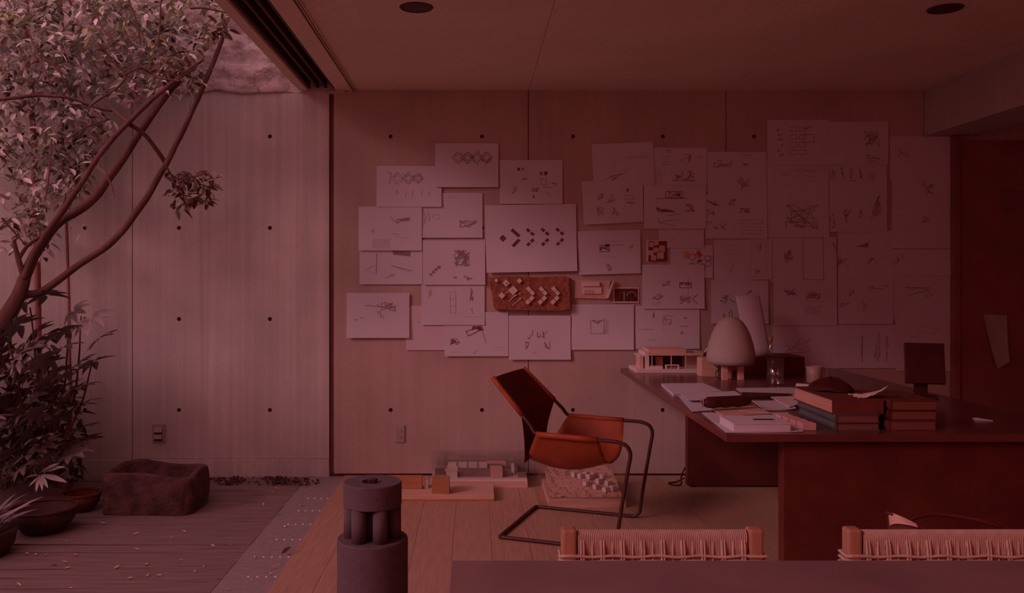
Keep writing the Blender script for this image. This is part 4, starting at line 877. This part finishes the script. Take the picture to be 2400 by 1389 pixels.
# dark bag behind the right chair
bgx = thing('canvas_bag', (1.42, -3.05, 0), 'slumped dark canvas bag with a pale turned edge behind the right woven chair', 'bag')
def bag(u, v):
    q = 2 * math.pi * u; r_ = 1 - .12 * v + .05 * math.sin(3 * q + 4 * v)
    return Vector((1.48 + .24 * r_ * math.cos(q), -3.02 + .12 * r_ * math.sin(q), .50 * v * (1 + .06 * math.sin(2 * q + 1)) - .06 * v * math.cos(q)))
obj('bag_body', M().grid(bag, 28, 12), m_dark, bgx, True)
obj('bag_rim', M().tube([bag(i / 28, 1.0) for i in range(28)], .006, 6, closed=True), m_dark, bgx, True)
rim = [bag(.45 + .012 * i, 1.0) for i in range(14)]
obj('pale_edge', M().add([p + Vector((0, -.006, .004)) for p in rim] + [p + Vector((.0, -.018, -.05 + .0035 * i)) for i, p in enumerate(rim)], [(i, i + 1, 15 + i, 14 + i) for i in range(13)]), m_kraft, bgx)
obj('handle', M().tube(spline([bag(.1, 1.0), bag(.1, 1.0) + Vector((-.03, -.02, .06)), bag(.3, 1.0) + Vector((.03, -.02, .07)), bag(.38, 1.0)], 5), .007, 6), m_dark, bgx, True)

# ------------------------------------------------------------------ garden court
# stone trough
def trough():
    xm, ym, hx, hy = -1.815, -.755, .255, .195
    rings = [(1.0, .0), (1.03, .06), (1.02, .13), (1.0, .19), (.97, .215), (.86, .214), (.80, .19), (.74, .08), (.0, .075)]
    n = 64; vs = []
    for k, (sc, z) in enumerate(rings):
        for j in range(n):
            q = 2 * math.pi * j / n; c, s = math.cos(q), math.sin(q); e = .32
            x = math.copysign(abs(c) ** e, c); y = math.copysign(abs(s) ** e, s)
            p = Vector((xm + hx * sc * x, ym + hy * sc * y, z))
            nn = mnoise.fractal(p * 9, .8, 2, 4)
            out = Vector((x, y, 0)).normalized() if (k < 5) else Vector((-x, -y, 0)).normalized()
            if k < 8: p += out * (.018 * nn)
            if 3 <= k <= 6:
                p.z += .028 * mnoise.noise(Vector((p.x * 6, p.y * 6, 3))) + (.016 if x < 0 else -.01)
            if k == 0: p.z = -.004
            vs.append(p)
    fs = [(i * n + j, i * n + (j + 1) % n, (i + 1) * n + (j + 1) % n, (i + 1) * n + j) for i in range(len(rings) - 1) for j in range(n)]
    return M().add(vs, fs)
tg = tag(obj('stone_trough', trough(), m_trough, smooth=False), 'rough hewn dark stone trough on the deck by the garden wall', 'trough')
sd = tg.modifiers.new('sub', 'SUBSURF'); sd.levels = sd.render_levels = 1

def bowl(name, c, r, h, material, label, cat, rimr=.008):
    b = thing(name, c, label, cat, 'clay pots on the deck')
    obj('bowl_body', M().lathe([(r * .55, 0), (r * .62, h * .05), (r * .9, h * .5), (r, h * .95), (r * .94, h * .95), (r * .84, h * .5), (r * .5, h * .15), (0, h * .12)], c, 40, True, False), material, b, True)
    obj('rim', M().tube([Vector(c) + Vector((r * .97 * math.cos(i * .157), r * .97 * math.sin(i * .157), h * .96)) for i in range(40)], rimr, 8, closed=True), material, b, True)
    return b
bowl('clay_bowl', (-2.23, -1.22, -.004), .165, .125, m_potd, 'wide shallow dark clay bowl in front of the terracotta pot', 'bowl')
bowl('terracotta_pot', (-2.215, -.83, -.004), .105, .10, m_terra, 'small terracotta pot between the clay bowl and the stone trough', 'pot')

def leafm(L=1.0, Wd=.40, fold=.12, droop=.18):
    # base at origin, along +X, 10 verts
    m = M(); st = ((0, .0), (.22, .75), (.5, 1.0), (.78, .62), (1.0, .0)); vs = []; fs = []
    for (t, w_) in st:
        z = -droop * L * t * t
        vs += [(L * t, 0, z), (L * t, Wd * L * .5 * w_, z + fold * L * .5 * w_), (L * t, -Wd * L * .5 * w_, z + fold * L * .5 * w_)]
    for i in range(4):
        a = 3 * i; fs += [(a, a + 3, a + 4, a + 1), (a, a + 2, a + 5, a + 3)]
    return m.add(vs, fs)
def mesh_of(m, name, material):
    me = bpy.data.meshes.new(name); me.from_pydata(m.v, [], m.f); me.materials.append(material); me.update(); return me
LEAF = {k: mesh_of(leafm(), 'leaf', mt) for k, mt in (('g', m_leaf), ('p', m_leafp), ('y', m_leafy), ('d', m_leafd))}
def rnd_rot(r): return (r.uniform(-.9, .9), r.uniform(-.2, 1.0), r.uniform(0, 6.283))

def limb(pts, radii, Y0, Y1):
    n = len(pts); P = []
    for i, p in enumerate(pts): P.append(W(p[0], p[1], Y0 + (Y1 - Y0) * i / (n - 1)))
    S = spline(P, 5); k = len(S)
    rr = []
    for i in range(k):
        t = i / (k - 1) * (n - 1); a = min(int(t), n - 2); rr.append((radii[a] + (radii[a + 1] - radii[a]) * (t - a)) * .0024)
    return M().tube([p + Vector((.006 * mnoise.noise(p * 7), 0, .006 * mnoise.noise(p * 9))) for p in S], rr, 10)
tree = thing('courtyard_tree', (-3.05, -.95, 0), 'slender leaning multi stemmed tree with airy leaves in the garden court', 'tree')
obj('trunk', limb([(-150, 1120), (-90, 960), (-30, 820), (10, 750), (45, 690), (58, 650)], [24, 22, 20, 18, 16, 14], -1.0, -.85), m_bark, tree, True)
obj('branch', limb([(54, 662), (80, 600), (130, 528), (205, 478), (262, 408), (330, 308), (388, 222), (420, 186)], [13, 12, 11, 11, 10, 9, 9, 8], -.86, -.6), m_bark, tree, True)
obj('branch', limb([(56, 655), (85, 585), (150, 490), (230, 370), (300, 287), (400, 196), (478, 138)], [9, 8, 7, 6, 6, 5, 3], -.87, -.85), m_bark, tree, True)
obj('branch', limb([(50, 688), (100, 682), (190, 617), (268, 562), (330, 482), (390, 382), (442, 278), (492, 168), (520, 95), (532, 48)], [10, 9, 8, 8, 8, 7, 6, 6, 5, 4], -.86, -.55), m_bark, tree, True)
obj('branch', limb([(295, 286), (345, 322), (388, 384)], [5, 5, 6], -.85, -.65), m_bark, tree, True)
obj('branch', limb([(58, 652), (42, 605), (33, 560)], [8, 6, 4], -.86, -.9), m_bark, tree, True)
obj('branch', limb([(42, 608), (70, 570), (110, 540), (140, 500)], [5, 4, 4, 3], -.88, -.8), m_bark, tree, True)
obj('branch', limb([(-30, 236), (60, 226), (150, 227), (225, 252), (262, 262)], [4, 4, 3.5, 3, 2], -1.0, -.8), m_bark, tree, True)
TW = [[(410, 192), (455, 160), (480, 130)], [(300, 287), (270, 260), (240, 235)], [(165, 230), (140, 170), (100, 140), (60, 160)], [(330, 100), (318, 40), (290, -20)], [(370, 110), (375, 50), (380, -20)],
      [(445, 20), (490, 20), (530, 30)], [(420, 190), (365, 180), (345, 152)], [(388, 384), (400, 410), (430, 420), (480, 405)], [(400, 410), (420, 450), (450, 460)], [(5, 510), (30, 540), (62, 575)], [(250, 410), (262, 440), (270, 460)],
      [(290, 175), (330, 160), (370, 182)], [(230, 100), (270, 150), (330, 200)], [(60, 60), (90, 130), (120, 200)], [(220, 20), (250, 80), (300, 120)], [(250, 280), (200, 300), (150, 330)], [(120, 330), (115, 400), (105, 470)], [(210, 250), (280, 200), (310, 150)]]
for t in TW: obj('twig', limb(t, [2.2] * (len(t) - 1) + [1.2], -.8 - R.uniform(0, .3), -.8 - R.uniform(0, .3)), m_bark, tree)

# canopy: clusters of leaves placed where the crown hangs
def inside(px, py):
    if py < 75: return px < 535 - 25 * math.sin(py * .1)
    if py < 215: return px < 500 - (py - 75) * .35 - 20 * math.sin(py * .15)
    if py < 345: return px < 300 - (py - 215) * .5 + 20 * math.sin(py * .2)
    if py < 470: return px < 215 - (py - 345) * .35
    return px < 130 and py < 640
rl_ = random.Random(11)
clusters = []
while len(clusters) < 470:
    px, py = rl_.uniform(-140, 545), rl_.uniform(-70, 600)
    if not inside(px, py): continue
    dens = 1.0 if py < 230 else (.62 if py < 345 else (.5 if py < 470 else .28))
    if px > 420: dens *= .55
    if rl_.random() < dens: clusters.append((px, py, rl_.uniform(-.70, -.12), rl_.uniform(22, 42)))
for c in ((410, 415), (450, 412), (495, 412), (420, 450), (455, 455), (480, 440), (425, 480), (470, 470)): clusters.append((c[0], c[1], -.62, 22))
for c in ((420, 160), (400, 150), (440, 140), (385, 165), (415, 130), (520, 60), (505, 75)): clusters.append((c[0], c[1], -.75, 26))
allv = {'g': M(), 'p': M(), 'y': M(), 'd': M()}; n_ind = 0; LM = leafm()
cand = []
for ci, (px, py, Y, rad) in enumerate(clusters):
    nl = 13 if ci < 470 else 15
    kw = rl_.random()
    for _ in range(nl):
        q = rl_.uniform(0, 6.283); rr = rad * math.sqrt(rl_.random())
        x, y_ = px + rr * math.cos(q), py + rr * .8 * math.sin(q)
        kind = 'p' if rl_.random() < .48 else ('y' if (rl_.random() < .18 and py < 120) else ('d' if rl_.random() < .20 else 'g'))  # large pale share stands for sky glints in the crown
        if ci >= 470: kind = 'd' if rl_.random() < .5 else 'g'
        p = W(x, y_, min(Y + rl_.uniform(-.12, .12), -.17))
        rot = (rl_.uniform(-.8, .8), rl_.uniform(-.1, .9), rl_.uniform(0, 6.283)); s = rl_.uniform(.05, .085)
        cand.append((p, rot, s, kind, x, y_))
# the largest in view become single leaves
cand.sort(key=lambda c: (c[0].y - (.8 if (380 < c[4] < 530 and 390 < c[5] < 500) else 0)) if (0 < c[4] < 545 and 0 < c[5] < 620) else 9)
from mathutils import Euler
for i, (p, rot, s, kind, x, y_) in enumerate(cand):
    if i < 300:
        o = bpy.data.objects.new('leaf', LEAF[kind]); COL.objects.link(o); o.parent = tree
        o.location = p - wloc(tree); o.rotation_euler = rot; o.scale = (s, s, s)
    else:
        mx = Matrix.Translation(p) @ Euler(rot).to_matrix().to_4x4() @ Matrix.Scale(s, 4)
        allv[kind].add([mx @ Vector(v) for v in LM.v], LM.f)
for k, mt in (('g', m_leaf), ('p', m_leafp), ('y', m_leafy), ('d', m_leafd)):
    o = obj('foliage', allv[k], mt, tree); o['kind'] = 'stuff'

# red barked slim trees behind
for (pts, rad, Y, lab) in (([(92, 900), (88, 640), (82, 460), (78, 300), (66, 140), (60, -60)], [8, 8, 8, 7, 7, 6], -.22, 'thin red barked trunk rising behind the leaning tree, the thicker one'),
                           ([(165, 900), (158, 600), (150, 440), (146, 330), (150, 120), (140, -60)], [4, 4, 4, 3.5, 3, 3], -.18, 'very thin red barked trunk behind the leaning tree, nearer the wall joint')):
    b = W(*pts[0], Y)
    t = thing('slim_tree', (b.x, Y, 0), lab, 'tree', 'slim trees against the garden wall')
    pts = [(pts[0][0], 1110)] + pts; rad = rad[:1] + rad
    obj('trunk', limb(pts, rad, Y, Y), m_bark2, t, True)
    lv = M()
    for _ in range(90):
        k = rl_.randint(2, len(pts) - 2); q = rl_.random(); x = pts[k][0] * (1 - q) + pts[k + 1][0] * q + rl_.uniform(-55, 55); y_ = pts[k][1] * (1 - q) + pts[k + 1][1] * q
        if y_ > 560: continue
        mx = Matrix.Translation(W(x, y_, Y + rl_.uniform(-.05, .05))) @ Euler(rnd_rot(rl_)).to_matrix().to_4x4() @ Matrix.Scale(rl_.uniform(.045, .07), 4)
        lv.add([mx @ Vector(v) for v in LM.v], LM.f)
    o = obj('foliage', lv, m_leafp, t); o['kind'] = 'stuff'

# palmate shrub
def palm():
    m = M()
    for k in range(8):
        a = math.radians(-125 + 250 * k / 7); l = 1.0 - .25 * abs(k - 3.5) / 3.5
        lm = leafm(l, .34, .1, .22); mx = Matrix.Rotation(a, 4, 'Z') @ Matrix.Translation((.04, 0, 0))
        m.add([mx @ Vector(v) for v in lm.v], lm.f)
    return m
PALM = mesh_of(palm(), 'palmate_leaf', m_fats)
shrub = thing('palmate_shrub', (-2.75, -.7, 0), 'leafy shrub with large palmate leaves in the shaded corner of the court', 'shrub')
PL = [(60, 705), (112, 692), (172, 728), (212, 745), (235, 792), (168, 772), (122, 785), (80, 802), (45, 832), (108, 842), (182, 852), (222, 846), (92, 892), (48, 955), (130, 902), (176, 952), (60, 985), (18, 880), (20, 765), (140, 965),
      (188, 1003), (100, 1022), (40, 1042), (72, 932), (150, 1042), (200, 1035), (14, 1003), (28, 920), (155, 905), (115, 1060), (8, 830), (65, 860), (145, 815), (190, 905), (30, 1075), (95, 965), (170, 1062), (-20, 900), (-25, 980), (60, 1085)]
for _ in range(45): PL.append((rl_.gauss(70, 70), rl_.uniform(760, 1080)))
for i, (x, y_) in enumerate(PL):
    Y = rl_.uniform(-1.0, -.45); p = W(x, y_, Y)
    o = bpy.data.objects.new('palmate_leaf', PALM); COL.objects.link(o); o.parent = shrub; o.location = p - wloc(shrub)
    o.rotation_euler = (rl_.uniform(.25, .95), rl_.uniform(-.35, .35), rl_.uniform(-2.4, -.8)); s = rl_.uniform(.11, .165); o.scale = (s, s, s)
for (a, b) in (((120, 1050), (160, 780)), ((90, 1050), (70, 720)), ((140, 1060), (215, 850)), ((60, 1060), (20, 800)), ((110, 1060), (110, 840)), ((150, 1040), (190, 740))):
    obj('stem', limb([((a[0] + 110) / 2, 1125), a, ((a[0] + b[0]) / 2 + 10, (a[1] + b[1]) / 2), b], [3, 3, 2.4, 1.6], -.7, -.75), m_bark, shrub, False)
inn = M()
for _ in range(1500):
    x, y_ = rl_.uniform(-420, 190), rl_.uniform(800, 1130); Y = rl_.uniform(-.72, -.15)  # leaves past the left picture edge are added to block light
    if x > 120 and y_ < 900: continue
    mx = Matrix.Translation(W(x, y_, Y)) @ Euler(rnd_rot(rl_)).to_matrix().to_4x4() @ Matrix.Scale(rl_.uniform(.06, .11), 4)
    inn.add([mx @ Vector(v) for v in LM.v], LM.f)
o = obj('shade_foliage', inn, m_leafd, shrub); o['kind'] = 'stuff'  # dark leaf colour stands for the deep shade inside the shrub

# potted spiky plant and the pale sprig
m_spike = mat('spiky_blade', (0.36, 0.31, 0.34), 0.45, 0.25, 6)
SPK = mesh_of(leafm(1, .11, .05, .3), 'blade', m_spike)
pp = thing('potted_spiky_plant', (-2.33, -1.60, -.004), 'dark pot of narrow bladed foliage at the lower left corner', 'potted plant')
obj('pot', M().lathe([(.11, 0), (.14, .05), (.15, .11), (.14, .12), (.125, .10), (0, .09)], (-2.33, -1.60, -.004), 32, True, False), m_potd, pp, True)
for i in range(70):
    a = rl_.uniform(0, 6.283); o = bpy.data.objects.new('blade', SPK); COL.objects.link(o); o.parent = pp
    o.location = (rl_.uniform(-.05, .05), rl_.uniform(-.05, .05), .10); o.rotation_euler = (rl_.uniform(-.5, .5), rl_.uniform(-1.35, -.5), a); s = rl_.uniform(.12, .25); o.scale = (s, s, s)
LAN = mesh_of(leafm(1, .22, .04, .12), 'lance_leaf', m_leafp)
spr = thing('bamboo_sprig', (-2.33, -.98, 0), 'pale sprig of long lance shaped leaves above the clay bowl', 'plant')
base_ = W(93, 1125, -.98)
obj('stem', M().tube(spline([(-2.33, -.98, -.003), W(80, 1150, -.98), W(95, 1118, -.98)], 5), .003, 6), m_bark, spr)
for (x0_, y0_, x1_, y1_) in ((95, 1115, 66, 1137), (93, 1108, 132, 1081), (97, 1106, 147, 1088), (96, 1112, 155, 1124), (95, 1112, 112, 1141), (93, 1112, 82, 1152), (96, 1114, 98, 1148), (92, 1112, 62, 1115), (112, 1108, 138, 1090)):
    a, b = W(x0_, y0_, -.98), W(x1_, y1_, -1.03); d = b - a
    o = bpy.data.objects.new('lance_leaf', LAN); COL.objects.link(o); o.parent = spr; o.location = a - wloc(spr)
    o.rotation_mode = 'QUATERNION'; xq = d.normalized(); yq = Vector((0, -.5, .8)).cross(xq).normalized(); zq = xq.cross(yq)
    o.rotation_quaternion = Matrix((xq, yq, zq)).transposed().to_quaternion(); o.scale = (d.length,) * 3

# fallen leaves and debris on the deck
FL = mesh_of(leafm(1, .4, .2, -.25), 'fallen_leaf', m_dry)
k = 0
while k < 60:
    px, py = rl_.uniform(20, 745), rl_.uniform(1135, 1385)
    p = ONZ(px, py, -.002)
    if p.x > -.87 or (-2.12 < p.x < -1.55 and p.y > -1.0) or (px < 220 and py < 1260): continue
    o = bpy.data.objects.new('fallen_leaf', FL); COL.objects.link(o); o.location = p; s = rl_.uniform(.014, .034); o.scale = (s, s, s)
    o.rotation_euler = (rl_.uniform(-.3, .3), rl_.uniform(-.15, .15), rl_.uniform(0, 6.28))
    tag(o, 'small dry leaf fallen on the garden deck', 'leaf', 'fallen leaves on the deck'); k += 1
o = bpy.data.objects.new('curled_leaf', mesh_of(leafm(1, .5, .3, -.3), 'curled_leaf', m_leafd)); COL.objects.link(o); o.location = ONZ(660, 1297, .003); o.scale = (.05,) * 3; o.rotation_euler = (.5, -.3, .6)
tag(o, 'largest curled dark leaf lying on the threshold strip', 'leaf')
db = M()
for _ in range(260):
    px = rl_.choice((rl_.gauss(535, 18), rl_.gauss(668, 32), rl_.gauss(660, 25), rl_.uniform(500, 745))); p = ONZ(px, rl_.uniform(1119, 1136), 0); p.y = min(p.y, -.012)
    db.obox((p.x, p.y, -.002 + rl_.uniform(0, .012)), (rl_.uniform(.002, .010), rl_.uniform(.002, .008), rl_.uniform(.0015, .006)), rl_.uniform(0, 3), rl_.uniform(-.5, .5))
tag(obj('leaf_litter', db, m_soil), 'crumbs of soil and leaf litter along the foot of the garden wall', 'debris', kind='stuff')
